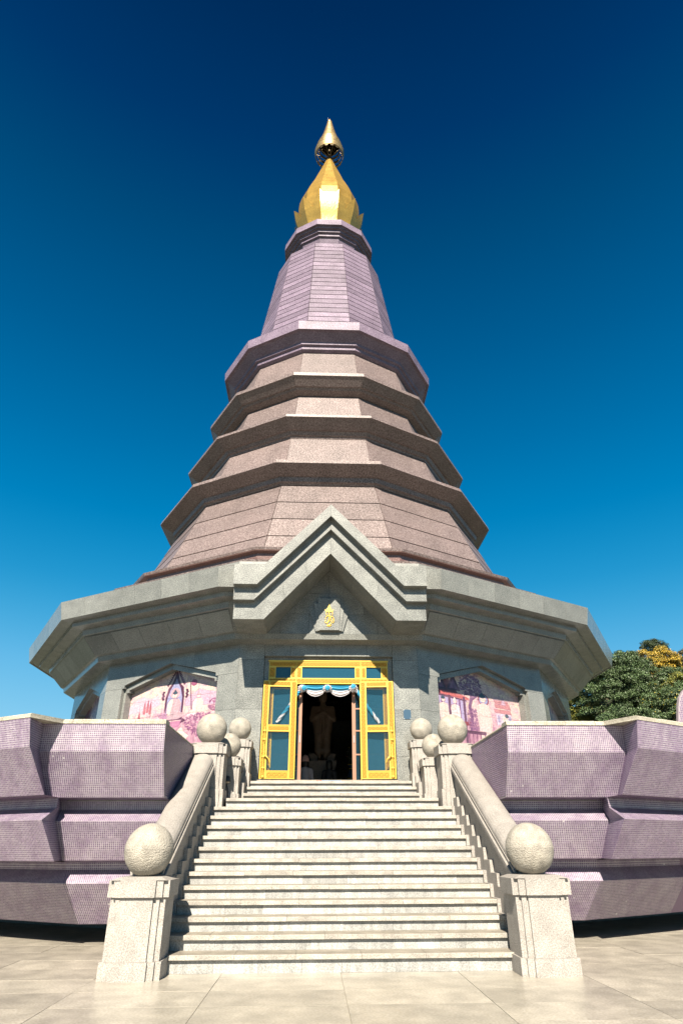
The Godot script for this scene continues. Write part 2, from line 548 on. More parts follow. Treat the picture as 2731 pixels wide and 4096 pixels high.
func build_parapet(s: int) -> void:
	var t := thing("parapet_wall", "purple tiled parapet wall below the mural of a seated figure, sky behind it" if s < 0 else "purple tiled parapet wall below the red-roof mural, trees behind it", "wall", "tiled parapets flanking the stair")
	var nz := FastNoiseLite.new()
	nz.seed = 40 + s
	nz.frequency = 0.9
	nz.fractal_octaves = 4
	# [y, z, outer x of the front panel, side panel start x, z]
	var P := [[3.16, -1.27, 4.77, 4.77, -0.72], [2.75, -1.36, 4.79, 4.72, -0.80], [2.10, -1.80, 4.70, 4.50, -1.18], [2.09, -2.22, 4.62, 4.45, -1.645], [1.935, -2.22, 4.58, 4.45, -1.645], [1.755, -1.85, 4.50, 4.48, -1.22], [1.20, -2.22, 4.425, 4.30, -1.55], [1.17, -2.58, 4.46, 4.46, -2.58], [1.06, -2.58, 4.44, 4.44, -2.58], [0.875, -2.28, 4.36, 4.36, -2.28], [0.285, -2.80, 4.18, 4.18, -2.80], [0.25, -3.30, 4.1, 4.1, -3.30]]
	var names := ["upper_band", "overhang", "recess", "recess", "middle_band", "middle_overhang", "recess", "recess", "lower_band", "lower_overhang", "underside"]
	var X := func(x: float) -> float: return SX + s * x
	var e := Vector3(s * 0.866, 0, -0.5)
	for k in P.size() - 1:
		var p = P[k]; var q = P[k + 1]
		var dn := Vector3(0, q[1] - p[1], p[0] - q[0])
		var bed := MB.new(); var tl := MB.new()
		tile_face(bed, tl, Vector3(X.call(2.81), p[0], p[1]), Vector3(X.call(p[2]), p[0], p[1]), Vector3(X.call(q[2]), q[0], q[1]), Vector3(X.call(2.81), q[0], q[1]), dn, nz)
		var L := 5.2
		var a := Vector3(X.call(p[3]), p[0], p[4]); var b := Vector3(X.call(q[3]), q[0], q[4])
		var sn: Vector3 = Vector3(s * 0.5, 0, 0.866) * (p[0] - q[0]) + Vector3.UP * ((q[1] - p[1]))
		# the nearest stretch is tiled piece by piece, farther on it turns out of sight
		tile_face(bed, tl, a, a + e * 2.4, b + e * 2.4, b, sn, nz)
		bed.quad(a + e * 2.4, a + e * L, b + e * L, b + e * 2.4, sn, Color(.27, .19, .27))
		var e2 := Vector3(s * 0.5, 0, -0.866)
		bed.quad(a + e * L, a + e * L + e2 * 6.0, b + e * L + e2 * 6.0, b + e * L, sn, Color(.27, .19, .27))
		# return between the set-back front panel and the proud side panel
		if k < 6:
			tile_face(bed, tl, Vector3(X.call(p[2]), p[0], p[1]), a, b, Vector3(X.call(q[2]), q[0], q[1]), Vector3(-s, 0, 0.2), nz, 0.02)
		var body := put(names[k], bed, M["grout"], t)
		var ti := put("mosaic_tiles", tl, M["tile"], body)
		ti.set_meta("kind", "stuff")
	# end of the wall beside the stair
	var poly := []
	for k in 11:
		poly.append([P[k][1], P[k][0]])
	poly.append([-3.95, 0.25]); poly.append([-3.95, 3.16])
	var pp := v2(poly)
	var eb := MB.new(); var et := MB.new()
	eb.extr(pp, Vector3(X.call(2.81), 0, 0), Vector3.BACK, Vector3.UP, Vector3.RIGHT, 0.0, s * 0.05, Color(.40, .34, .37))
	var pt := 0.032
	var z := -3.93
	while z < -1.15:
		var y := 0.3
		while y < 3.12:
			var ok := true
			for c in [[0, 0], [pt, 0], [pt, pt], [0, pt]]:
				if not Geometry2D.is_point_in_polygon(Vector2(z + c[0], y + c[1]), pp):
					ok = false
			if ok and y > 1.3:
				var A := Vector3(X.call(2.81), y, z)
				one_tile(et, A, A + Vector3(0, 0, pt), A + Vector3(0, pt, pt), A + Vector3(0, pt, 0), 0.16, 0.84, 0.16, 0.84, Vector3(-s, 0, 0), nz)
			y += pt
		z += pt
	var en := put("end_panel", eb, M["grout"], t)
	put("mosaic_tiles", et, M["tile"], en).set_meta("kind", "stuff")
	# back of the parapet and the coping stones
	var bk := MB.new()
	bk.hexa([Vector3(X.call(2.86), 2.0, -2.34), Vector3(X.call(4.5), 2.0, -2.34), Vector3(X.call(4.5), 3.15, -1.55), Vector3(X.call(2.86), 3.15, -1.55), Vector3(X.call(2.86), 2.0, -2.27), Vector3(X.call(4.5), 2.0, -2.27), Vector3(X.call(4.5), 3.15, -1.4), Vector3(X.call(2.86), 3.15, -1.4)])
	put("back", bk, M["plain_stone"], t)
	var runs := []
	var x0 := 2.80
	for k in 4:
		var x1 := 2.80 + 0.50 * (k + 1)
		runs.append([Vector3(X.call(x0), 0, -1.255), Vector3(X.call(x1), 0, -1.255), Vector3(0, 0, -0.3)])
		x0 = x1
	var st := Vector3(X.call(4.765), 0, -0.705)
	var inn := Vector3(-s * 0.5, 0, -0.866) * 0.75
	for k in 8:
		runs.append([st + e * (0.65 * k), st + e * (0.65 * (k + 1)), inn])
	for k in 4:
		runs.append([Vector3(X.call(2.80), 0, -1.46 - k * 0.62), Vector3(X.call(2.80), 0, -1.46 - (k + 1) * 0.62), Vector3(s * 0.3, 0, 0)])
	var idx := 0
	for r in runs:
		idx += 1
		var a: Vector3 = r[0]; var b: Vector3 = r[1]; var w: Vector3 = r[2]
		var dd := (b - a).normalized() * 0.003
		a += dd; b -= dd
		var y0 := 3.163
		var y1 := 3.232 + rng.randf_range(-0.004, 0.004)
		if idx > 12:
			y1 = 3.20
		var mb := MB.new()
		var wn := w.normalized()
		mb.hexa([a + Vector3.UP * y0, b + Vector3.UP * y0, b + Vector3.UP * (y1 - 0.02), a + Vector3.UP * (y1 - 0.02), a + w + Vector3.UP * y0, b + w + Vector3.UP * y0, b + w + Vector3.UP * (y1 - 0.02), a + w + Vector3.UP * (y1 - 0.02)])
		mb.hexa([a + Vector3.UP * (y1 - 0.02), b + Vector3.UP * (y1 - 0.02), b + wn * 0.02 + Vector3.UP * y1, a + wn * 0.02 + Vector3.UP * y1, a + w + Vector3.UP * (y1 - 0.02), b + w + Vector3.UP * (y1 - 0.02), b + w - wn * 0.02 + Vector3.UP * y1, a + w - wn * 0.02 + Vector3.UP * y1])
		put("coping_stone", mb, M["coping"], t)
# ---------------------------------------------------------------- stair
func cuts(w: float, n: int, jitter: float, off: float) -> Array:
	var a := [-w]
	for k in range(1, n):
		a.append(-w + 2.0 * w * k / n + off + rng.randf_range(-jitter, jitter))
	a.append(w)
	return a

func build_stairs() -> void:
	var t := thing("staircase", "wide weathered granite staircase rising to the gilded doors", "staircase")
	for k in range(1, 17):
		var H := height(k)
		var Hb := height(k - 1) if k > 1 else 0.0
		var z := -(k - 1) * TREAD if k <= 13 else -5.1 - (k - 14) * 0.34
		var zn := z - TREAD
		var w := 2.29
		if k == 13:
			zn = -5.13; w = 2.10
		elif k >= 14:
			w = 1.87
			zn = z - 0.34 if k < 16 else -6.60
		var step := part("step", t)
		step.position = Vector3(SX, 0, 0)
		var cs := cuts(w, 6 if k < 14 else 5, 0.12, [0.0, 0.2, -0.15][k % 3])
		for j in cs.size() - 1:
			var mb := MB.new()
			var c := 0.006
			mb.extr(v2([[zn - 0.06, H - NOSE], [z - 0.022, H - NOSE], [z - 0.022, H], [zn - 0.06, H]]), Vector3.ZERO, Vector3.BACK, Vector3.UP, Vector3.RIGHT, cs[j] + 0.0015, cs[j + 1] - 0.0015)
			var o := put("tread", mb, pick("tread"), step)
			o.position.y = rng.randf_range(-0.0015, 0.0015)
			mb = MB.new()
			mb.extr(v2([[z - 0.022, H - NOSE], [z - 0.003, H - NOSE], [z, H - NOSE + 0.003], [z, H - c], [z - c, H], [z - 0.022, H]]), Vector3.ZERO, Vector3.BACK, Vector3.UP, Vector3.RIGHT, cs[j] + 0.0015, cs[j + 1] - 0.0015)
			put("nosing", mb, pick("nosing"), step).position.y = o.position.y
		cs = cuts(w, 8 if k < 14 else 5, 0.1, 0.1)
		for j in cs.size() - 1:
			var mb := MB.new()
			mb.box(Vector3(cs[j] + 0.001, Hb + 0.0005, z - 0.11), Vector3(cs[j + 1] - 0.001, H - NOSE - 0.0005, z - 0.054 + rng.randf_range(-0.002, 0.002)))
			put("riser", mb, pick("riser"), step)
	# skirting teeth against the balustrade
	for s in [-1, 1]:
		for k in range(1, 13):
			var y1 := height(k) + 0.32
			var z0 := -(k - 1) * TREAD - 0.09
			var mb := MB.new()
			mb.box(Vector3(SX + s * (2.345 if s > 0 else 2.345), -0.02, z0 - TREAD + 0.002), Vector3(SX + s * 2.405, y1, z0 - 0.001)) if s > 0 else mb.box(Vector3(SX + s * 2.405, -0.02, z0 - TREAD + 0.002), Vector3(SX + s * 2.345, y1, z0 - 0.001))
			put("skirting", mb, pick("newel"), t)
		# plain filler under the teeth, flush with the ends of the treads
		var mb2 := MB.new()
		var xa: float = SX + s * 2.293; var xb: float = SX + s * 2.344
		for k in range(1, 13):
			var z0 := -(k - 1) * TREAD - 0.005
			mb2.box(Vector3(minf(xa, xb), -0.02, z0 - TREAD + 0.001), Vector3(maxf(xa, xb), height(k) + 0.005, z0))
		put("string", mb2, M["newel"][0], t)
	# platform body under the upper flight
	var pm := MB.new()
	pm.box(Vector3(SX - 1.865, 0.5, -6.58), Vector3(SX + 1.865, 2.18, -5.2))
	put("platform_core", pm, M["plain_stone"], t)
	# balustrade walls of the long flight
	for s in [-1, 1]:
		var b := thing("balustrade", ("sloping granite balustrade with rounded top on the seated-figure mural side" if s < 0 else "sloping granite balustrade with rounded top on the red-roof mural side"), "balustrade", "balustrades of the long flight")
		var za := -0.27; var zb := -3.92
		var n := 4
		var sl := 0.488
		for j in n:
			var z0 := lerpf(za, zb, float(j) / n) - (0.0 if j == 0 else 0.0015)
			var z1 := lerpf(za, zb, float(j + 1) / n) + (0.0 if j == n - 1 else 0.0015)
			var sec := []
			for a in range(0, 13):
				var th := PI * a / 12.0
				sec.append([2.60 - 0.215 * cos(th), 0.06 + 0.15 * sin(th)])
			sec.append([2.80, -0.02]); sec.append([2.80, -0.30]); sec.append([2.43, -0.30]); sec.append([2.43, 0.0])
			rail(b, "rail_top", sec, s, z0, z1, 1.03, sl, pick("newel"))
			rail(b, "moulding", [[2.355, -0.012], [2.428, -0.012], [2.428, -0.10], [2.355, -0.10], [2.347, -0.09], [2.347, -0.022]], s, z0, z1, 1.03, sl, pick("newel"))
			rail(b, "moulding", [[2.375, 0.045], [2.429, 0.045], [2.429, 0.010], [2.375, 0.010]], s, z0, z1, 1.03, sl, pick("newel"))
			# panel down to the ground
			var mb := MB.new()
			var y0 := 1.03 + (-0.243 - z0) * sl; var y1 := 1.03 + (-0.243 - z1) * sl
			var pts := []
			for x in [2.408, 2.795]:
				var xx: float = SX + s * x
				pts.append(Vector3(xx, -0.02, z0)); pts.append(Vector3(xx, -0.02, z1)); pts.append(Vector3(xx, y1 - 0.102, z1)); pts.append(Vector3(xx, y0 - 0.102, z0))
			mb.hexa(pts)
			put("panel", mb, pick("newel"), b)
		# short one of the upper flight
		var u := thing("balustrade", ("short sloping balustrade piece between the two small posts on the seated-figure mural side" if s < 0 else "short sloping balustrade piece between the two small posts on the red-roof mural side"), "balustrade", "balustrades of the short flight")
		var sec2 := []
		for a in range(0, 11):
			var th := PI * a / 10.0
			sec2.append([2.16 - 0.18 * cos(th), 0.05 + 0.12 * sin(th)])
		sec2.append([2.34, -0.1]); sec2.append([1.98, -0.1])
		rail(u, "rail_top", sec2, s, -5.42, -5.78, 2.93, 0.6, pick("newel"), -5.42)
		rail(u, "moulding", [[1.935, 0.02], [1.985, 0.02], [1.985, -0.07], [1.935, -0.07]], s, -5.42, -5.78, 2.93, 0.6, pick("newel"), -5.42)
		var pm2 := MB.new()
		var pz := []
		for x in [1.95, 2.34]:
			var xx: float = SX + s * x
			pz.append(Vector3(xx, 2.2, -5.42)); pz.append(Vector3(xx, 2.2, -5.78)); pz.append(Vector3(xx, 3.02, -5.78)); pz.append(Vector3(xx, 2.81, -5.42))
		pm2.hexa(pz)
		put("panel", pm2, pick("newel"), u)
		var pm3 := MB.new()
		var xa: float = SX + s * 1.874; var xb: float = SX + s * 1.948
		for k in range(14, 17):
			var z0 := -5.1 - (k - 14) * 0.34 - 0.05
			pm3.box(Vector3(minf(xa, xb), 2.2, z0 - 0.34 + 0.002), Vector3(maxf(xa, xb), height(k) + 0.22, z0))
		put("skirting", pm3, M["newel"][1], u)

func rail(parent: Node, called: String, sec: Array, s: int, z0: float, z1: float, y: float, sl: float, mat: Material, zr := -0.243) -> void:
	var mb := MB.new()
	var o := Vector3(SX, y + (zr - z0) * sl, z0)
	var dir := Vector3(0, -(z1 - z0) * sl, z1 - z0)
	mb.extr(v2(sec), o, Vector3(s, 0, 0), Vector3.UP, dir, 0.0, 1.0)
	put(called, mb, mat, parent)

# ---------------------------------------------------------------- posts with balls
func notched(h: float) -> PackedVector2Array:
	var q := [[0.218, 0.375], [0.218, 0.335], [0.302, 0.335], [0.302, 0.295], [0.375, 0.295]]
	var k := h / 0.375
	var a := []
	for i in q.size():
		a.append([q[i][0] * k, q[i][1] * k])
	for i in range(q.size() - 1, -1, -1):
		a.append([q[i][0] * k, -q[i][1] * k])
	for i in q.size():
		a.append([-q[i][0] * k, -q[i][1] * k])
	for i in range(q.size() - 1, -1, -1):
		a.append([-q[i][0] * k, q[i][1] * k])
	return v2(a)

func make_newel(called: String, label: String, group: String, k: float, down: float, seed_: int) -> Node3D:
	var t := thing(called, label, "post", group)
	var mb := MB.new()
	mb.extr(notched(0.365 * k), Vector3.ZERO, Vector3.RIGHT, Vector3.FORWARD, Vector3.UP, -down, 0.185 * k)
	put("base", mb, pick("newel"), t)
	mb = MB.new()
	mb.extr(notched(0.335 * k), Vector3.ZERO, Vector3.RIGHT, Vector3.FORWARD, Vector3.UP, 0.186 * k, 0.838 * k)
	put("shaft", mb, pick("newel"), t)
	mb = MB.new()
	mb.extr(notched(0.375 * k), Vector3.ZERO, Vector3.RIGHT, Vector3.FORWARD, Vector3.UP, 0.839 * k, 1.02 * k)
	# low sloped top of the cap
	var a := []
	for r in [[0.37, 1.02], [0.27, 1.055]]:
		for c in [[-1, -1], [1, -1], [1, 1], [-1, 1]]:
			a.append(Vector3(c[0] * r[0] * k * 0.94, r[1] * k, c[1] * r[0] * k * 0.94))
	mb.hexa(a)
	put("cap", mb, pick("newel"), t)
	mb = MB.new()
	var nz := FastNoiseLite.new()
	nz.seed = seed_
	nz.frequency = 9.0
	nz.fractal_octaves = 3
	var R := 0.312 * k
	var yc := 1.352 * k
	var su := 48; var sv := 28
	var ps := []
	for j in sv + 1:
		var row := []
		var th := PI * j / sv
		for i in su + 1:
			var ph := TAU * (i % su) / su
			var d := Vector3(sin(th) * cos(ph), cos(th), sin(th) * sin(ph))
			var r := R * (1.0 + 0.012 * nz.get_noise_3dv(d) )
			var p := d * r + Vector3.UP * yc
			p.y = maxf(p.y, 1.058 * k)
			row.append([p, d])
		ps.append(row)
	for j in sv:
		for i in su:
			var A = ps[j][i]; var B = ps[j][i + 1]; var D = ps[j + 1][i + 1]; var E = ps[j + 1][i]
			mb.smooth(A[0], B[0], D[0], A[1], B[1], D[1])
			mb.smooth(A[0], D[0], E[0], A[1], D[1], E[1])
	put("ball", mb, M["ball"], t)
	return t

func build_newels() -> void:
	var side := ["the seated-figure mural side", "the red-roof mural side"]
	for s in [-1, 1]:
		var nm: String = side[0 if s < 0 else 1]
		var a := make_newel("newel_post", "large granite post with ball at the stair foot, %s" % nm, "posts at the stair foot", 1.0, 0.01, 3 + s)
		a.position = Vector3(SX + s * 2.515, 0, 0.09)
		var b := make_newel("newel_post", "large granite post with ball at the landing, %s" % nm, "posts at the landing", 1.0, 0.30, 7 + s)
		b.position = Vector3(SX + s * 2.52, 2.205, -4.27)
		var c := make_newel("small_newel_post", "small granite post with ball below the short upper flight, %s" % nm, "small posts by the door", 0.83, 0.02, 13 + s)
		c.position = Vector3(SX + s * 2.235, 2.207, -5.02)
		var d := make_newel("small_newel_post", "small granite post with ball against the grey wall beside the doors, %s" % nm, "small posts by the door", 0.83, 0.5, 19 + s)
		d.position = Vector3(SX + s * 2.12, 2.692, -5.88)
# ---------------------------------------------------------------- pagoda
const RW := 8.84
const FRONT := [-2, -1, 0, 1, 2]

func build_pagoda() -> void:
	var P := thing("pagoda", "tall twelve-sided stone pagoda with stacked cornices, mauve shaft and golden lotus spire", "pagoda")
	build_tower(P)
	build_eaves(P)
	build_gable(P)
	build_drum(P)
	build_doors(P)
	build_spire(P)

func course(parent: Node, key: String, rows: Array, gap: float, cols: int, thick := 0.06) -> void:
	# rows = [[y, R], ...] from the bottom up
	for i in FRONT:
		for k in rows.size() - 1:
			for c in cols:
				var f0 := -1.0 + 2.0 * c / cols; var f1 := -1.0 + 2.0 * (c + 1) / cols
				put("cladding_slab", slab(i, rows[k][0], rows[k][1], rows[k + 1][0], rows[k + 1][1], f0, f1, gap, thick), pick(key), parent)

func cornice(P: Node, key: String, prof: Array) -> Node:
	var mb := MB.new()
	ring(mb, prof, ALL12)
	return put("cornice", mb, M[key][2], P)

func core(called: String, P: Node, prof: Array, mat: Material) -> Node:
	var mb := MB.new()
	ring(mb, prof, ALL12)
	return put(called, mb, mat, P)

func build_tower(P: Node) -> void:
	var d := 0.05
	# tapering shaft in thin courses
	var sh := core("shaft", P, [[2.0, 28.62], [2.74 - d, 28.6], [3.90 - d, 20.95]], M["joint"])
	var rows := []
	var n := 23
	for k in n + 1:
		var y := lerpf(21.0, 28.62, float(k) / n)
		rows.append([y, lerpf(3.89, 2.74, float(k) / n)])
	course(sh, "mauve", rows, 0.034, 1, 0.055)
	# neck below the lotus
	cornice(P, "mauve", [[1.2, 30.84], [2.45, 30.84], [2.48, 30.40], [2.36, 30.38], [2.33, 30.30], [2.22, 30.27], [2.20, 30.15], [2.09, 30.11], [2.07, 29.98], [1.97, 29.92], [1.80, 29.5], [1.6, 28.6]])
	# the four great cornices and the bodies between them
	var c4 := cornice(P, "mauve", [[3.6, 21.10], [4.98, 21.07], [4.96, 20.64], [4.84, 20.625], [4.80, 20.60], [4.50, 20.34], [4.48, 20.22], [4.38, 20.18], [4.36, 20.05], [4.22, 19.98], [4.1, 19.96]])
	c4.name = "upper_cornice"
	var b4 := core("tier_body", P, [[4.20 - d, 20.0], [4.74 - d, 17.95]], M["joint"])
	course(b4, "pink", [[17.96, 4.73], [19.975, 4.20]], 0.014, 1)
	cornice(P, "pink", [[4.6, 18.0], [5.35, 17.97], [5.36, 17.82], [5.32, 17.80], [5.03, 17.53], [4.97, 17.52], [4.90, 17.43], [4.82, 17.40], [4.66, 17.33], [4.5, 17.30]])
	var b3 := core("tier_body", P, [[4.64 - d, 17.34], [5.18 - d, 15.38]], M["joint"])
	course(b3, "pink", [[15.39, 5.17], [17.32, 4.64]], 0.014, 1)
	cornice(P, "pink", [[5.0, 15.44], [6.05, 15.41], [6.05, 15.31], [6.00, 15.29], [5.63, 15.01], [5.56, 15.0], [5.48, 14.87], [5.42, 14.84], [5.39, 14.77], [5.2, 14.75]])
	var b2 := core("tier_body", P, [[5.38 - d, 14.8], [5.98 - d, 12.9]], M["joint"])
	course(b2, "pink", [[12.92, 5.97], [14.765, 5.38]], 0.014, 1)
	cornice(P, "pink", [[5.9, 12.97], [6.84, 12.94], [6.88, 12.80], [6.83, 12.77], [6.41, 12.55], [6.36, 12.54], [6.32, 12.38], [6.24, 12.34], [6.21, 12.29], [6.0, 12.27]])
	var b1 := core("tier_body", P, [[6.13, 12.32], [7.59, 9.05]], M["joint"])
	course(b1, "pink", [[9.06, 7.65], [9.868, 7.285], [10.635, 6.94], [11.443, 6.575], [12.295, 6.19]], 0.03, 1)
	var l1 := core("ledge", P, [[7.5, 9.10], [8.24, 9.06], [8.20, 8.97], [8.06, 8.93], [8.02, 8.5], [7.9, 8.3]], M["brown"][1])
	l1.set_meta("label", "reddish brown stone ledge above the grey eaves")
	var lt := MB.new()
	ring(lt, [[7.4, 9.106], [8.245, 9.066], [8.215, 8.995]], FRONT)
	put("ledge_edge", lt, M["pink"][3], l1)
	core("ledge", P, [[7.9, 8.34], [9.10, 8.30], [9.07, 8.20], [8.95, 8.17], [8.9, 7.9]], M["pink"][1])

func build_eaves(P: Node) -> void:
	var E := part("eaves", P)
	# stepped underside of the eaves, left open under the gable
	var prof := [[9.0, 8.18], [10.585, 7.475], [10.56, 7.46], [10.46, 6.99], [10.17, 6.97], [10.15, 6.86], [9.83, 6.83], [9.80, 6.69], [9.74, 6.665], [9.32, 6.21], [9.25, 6.19], [9.22, 6.05], [8.86, 6.015], [8.6, 6.0]]
	var mb := MB.new()
	ring(mb, prof, [1, 2, 3, 4, 5, 6, 7, 8, 9, 10, 11])
	for s in [-1, 1]:
		for k in prof.size() - 1:
			var a = prof[k]; var b = prof[k + 1]
			var out: Vector3 = fn(0) * (a[1] - b[1]) + Vector3.UP * (b[0] - a[0])
			var ua: float = a[0] * S15; var ub: float = b[0] * S15
			if k < 10:
				mb.quad(fp(0, s * 2.2, a[1], a[0] * C15), fp(0, s * ua, a[1], a[0] * C15), fp(0, s * ub, b[1], b[0] * C15), fp(0, s * 2.2, b[1], b[0] * C15), out)
			else:
				mb.quad(fp(0, 0, a[1], a[0] * C15), fp(0, s * ua, a[1], a[0] * C15), fp(0, s * ub, b[1], b[0] * C15), fp(0, 0, b[1], b[0] * C15), out)
	put("soffit", mb, M["grey"][1], E)
	# fascia and soffit slabs
	for i in [-3, -2, -1, 1, 2, 3]:
		for c in 6:
			var f0 := -1.0 + c / 3.0; var f1 := -1.0 + (c + 1) / 3.0
			put("fascia_slab", slab(i, 6.975, 10.50, 7.475, 10.60, f0, f1, 0.006, 0.05), pick("grey"), E)
		for c in 5:
			var f0 := -1.0 + c * 0.4; var f1 := -1.0 + (c + 1) * 0.4
			var q := MB.new()
			var a := []
			for t in [0.0, 0.02]:
				for w in [[9.335, 6.222, f0, 0.004], [9.335, 6.222, f1, -0.004], [9.75, 6.650, f1, -0.004], [9.75, 6.650, f0, 0.004]]:
					var pt := fp(i, w[0] * S15 * w[2] + w[3], w[1], w[0] * C15)
					a.append(pt + (Vector3.UP * -0.78 + fn(i) * 0.62) * (0.012 - t))
			q.hexa(a)
			put("soffit_slab", q, pick("grey"), E)
	for s in [-1, 1]:
		var q := MB.new()
		var pts := []
		for t in [0.0, 0.05]:
			pts.append(fp(0, s * 2.2, 6.975, 10.50 * C15 - t)); pts.append(fp(0, s * 10.5 * S15, 6.975, 10.50 * C15 - t))
			pts.append(fp(0, s * 10.6 * S15, 7.475, 10.60 * C15 - t)); pts.append(fp(0, s * 2.2, 7.475, 10.60 * C15 - t))
		q.hexa(pts)
		put("fascia_slab", q, pick("grey"), E)

# one layer of the gable cut into slabs: end block, knee, three rafter lengths
func gable_layer(G: Node, zf: float, zb: float, at: float, ab: float, kt: Vector2, kb: Vector2, yt: float, yb: float, xe: float, three: bool) -> void:
	for s in [-1, 1]:
		var top := [Vector2(xe, yt), kt, Vector2(0, at)]
		var bot := [Vector2(xe, yb), kb, Vector2(0, ab)]
		var pieces := []
		var fr := [0.0, 0.3, 0.64, 1.0] if three else [0.0, 0.45, 1.0]
		pieces.append([Vector2(xe, yb), Vector2(xe, yt), kt, kb])
		for k in fr.size() - 1:
			var g0: float = fr[k] + 0.0008; var g1: float = fr[k + 1] - 0.0008
			pieces.append([kb.lerp(bot[2], g0), kt.lerp(top[2], g0), kt.lerp(top[2], g1), kb.lerp(bot[2], g1)])
		for p in pieces:
			var mb := MB.new()
			var poly := PackedVector2Array()
			for q in p:
				poly.append(Vector2(q.x * s, q.y))
			mb.extr(poly, Vector3.ZERO, Vector3.RIGHT, Vector3.UP, Vector3.BACK, zb, zf)
			put("gable_slab", mb, pick("grey"), G)

func build_gable(P: Node) -> void:
	var G := part("gable", P)
	gable_layer(G, -4.60, -7.4, 9.13, 8.80, Vector2(1.60, 7.445), Vector2(1.76, 6.93), 7.445, 6.93, 2.325, true)
	gable_layer(G, -4.79, -6.5, 8.90, 8.51, Vector2(1.74, 7.0), Vector2(1.83, 6.605), 7.0, 6.605, 2.32, false)
	gable_layer(G, -4.97, -6.5, 8.70, 7.92, Vector2(1.76, 6.8), Vector2(1.585, 6.18), 6.8, 6.18, 2.315, true)
	# tympanum of large slabs behind it
	var T := part("tympanum", P)
	var zt := ZC + 9.22 * C15
	var ysp := [6.052, 6.72, 7.28, 8.35]
	for k in 3:
		var y0: float = ysp[k]; var y1: float = ysp[k + 1]
		var xs := [-2.34, -1.25, -0.52, 0.52, 1.25, 2.34] if k == 0 else ([-2.0, -0.9, 0.0, 0.9, 2.0] if k == 1 else [-1.4, 0.0, 1.4])
		for j in xs.size() - 1:
			var mb := MB.new()
			mb.box(Vector3(xs[j] + 0.003, y0 + 0.003, zt - 0.25), Vector3(xs[j + 1] - 0.003, y1 - 0.003, zt + 0.003))
			put("wall_slab", mb, pick("grey"), T)
	# emblem: three fanned shields with a gilded cipher under a crown
	var E := part("emblem", P)
	E.position = Vector3(0, -0.07, 0)
	for q in [[0.537, 6.945, 0.355, 6.318, 0.06], [0.392, 7.06, 0.303, 6.322, 0.10], [0.296, 7.176, 0.248, 6.326, 0.145]]:
		var mb := MB.new()
		var c := 0.012
		mb.extr(v2([[-q[2], q[3]], [q[2], q[3]], [q[0], q[1] - c], [q[0] - c, q[1]], [-q[0] + c, q[1]], [-q[0], q[1] - c]]), Vector3.ZERO, Vector3.RIGHT, Vector3.UP, Vector3.BACK, zt - 0.05, zt + q[4])
		put("shield", mb, pick("grey"), E)
	var ez := zt + 0.152
	var cy := MB.new()
	var strokes := [
		[[-0.085, 6.58], [-0.115, 6.54], [-0.095, 6.50], [-0.045, 6.52], [-0.02, 6.60], [0.01, 6.70], [0.0, 6.79], [-0.025, 6.77], [-0.015, 6.70], [0.02, 6.60], [0.05, 6.52], [0.02, 6.45], [-0.04, 6.45], [-0.05, 6.50], [0.0, 6.56], [0.04, 6.62], [0.03, 6.68], [-0.04, 6.70], [-0.09, 6.66], [-0.10, 6.60]],
		[[0.03, 6.68], [0.09, 6.67], [0.125, 6.60], [0.115, 6.53], [0.085, 6.50], [0.075, 6.56], [0.09, 6.62]],
		[[-0.07, 6.44], [-0.03, 6.42], [0.03, 6.425], [0.055, 6.46]],
		[[-0.075, 6.80], [-0.085, 6.74], [-0.06, 6.70]], [[0.075, 6.80], [0.085, 6.74], [0.06, 6.70]]]
	for st in strokes:
		var cv := Curve3D.new()
		for k in st.size():
			var a = st[maxi(k - 1, 0)]; var b = st[mini(k + 1, st.size() - 1)]
			var tg := Vector3(b[0] - a[0], b[1] - a[1], 0) / 6.0
			cv.add_point(Vector3(st[k][0], st[k][1], ez + 0.004 * (k % 2)), -tg, tg)
		var pts := []; var rad := []
		var L := cv.get_baked_length()
		var nn := maxi(8, int(L / 0.015))
		for k in nn + 1:
			pts.append(cv.sample_baked(L * k / nn)); rad.append(0.0105)
		cy.tube(pts, rad, 6)
	put("cipher", cy, M["gilt"], E)
	var cr := MB.new()
	for q in [[0.075, 6.80, 0.09, 6.83], [0.085, 6.83, 0.06, 6.865], [0.055, 6.868, 0.062, 6.888], [0.05, 6.89, 0.03, 6.93], [0.03, 6.933, 0.034, 6.947], [0.022, 6.95, 0.012, 6.99], [0.011, 6.99, 0.002, 7.05]]:
		cr.extr(v2([[-q[0], q[1]], [q[0], q[1]], [q[2], q[3]], [-q[2], q[3]]]), Vector3(-0.005, 0, 0), Vector3.RIGHT, Vector3.UP, Vector3.BACK, ez - 0.02, ez + 0.012)
	for s in [-1, 1]:
		cr.extr(v2([[s * 0.085, 6.80], [s * 0.112, 6.85], [s * 0.108, 6.88], [s * 0.09, 6.84], [s * 0.07, 6.80]]), Vector3(-0.005, 0, 0), Vector3.RIGHT, Vector3.UP, Vector3.BACK, ez - 0.02, ez + 0.01)
	put("crown", cr, M["gilt"], E)

func wall_piece(D: Node, i: float, poly: Array, ap: float, thick: float, key := "grey") -> void:
	var mb := MB.new()
	mb.extr(v2(poly), Vector3(0, 0, ZC), fu(i), Vector3.UP, fn(i), ap - thick, ap)
	put("wall_slab", mb, pick(key), D)

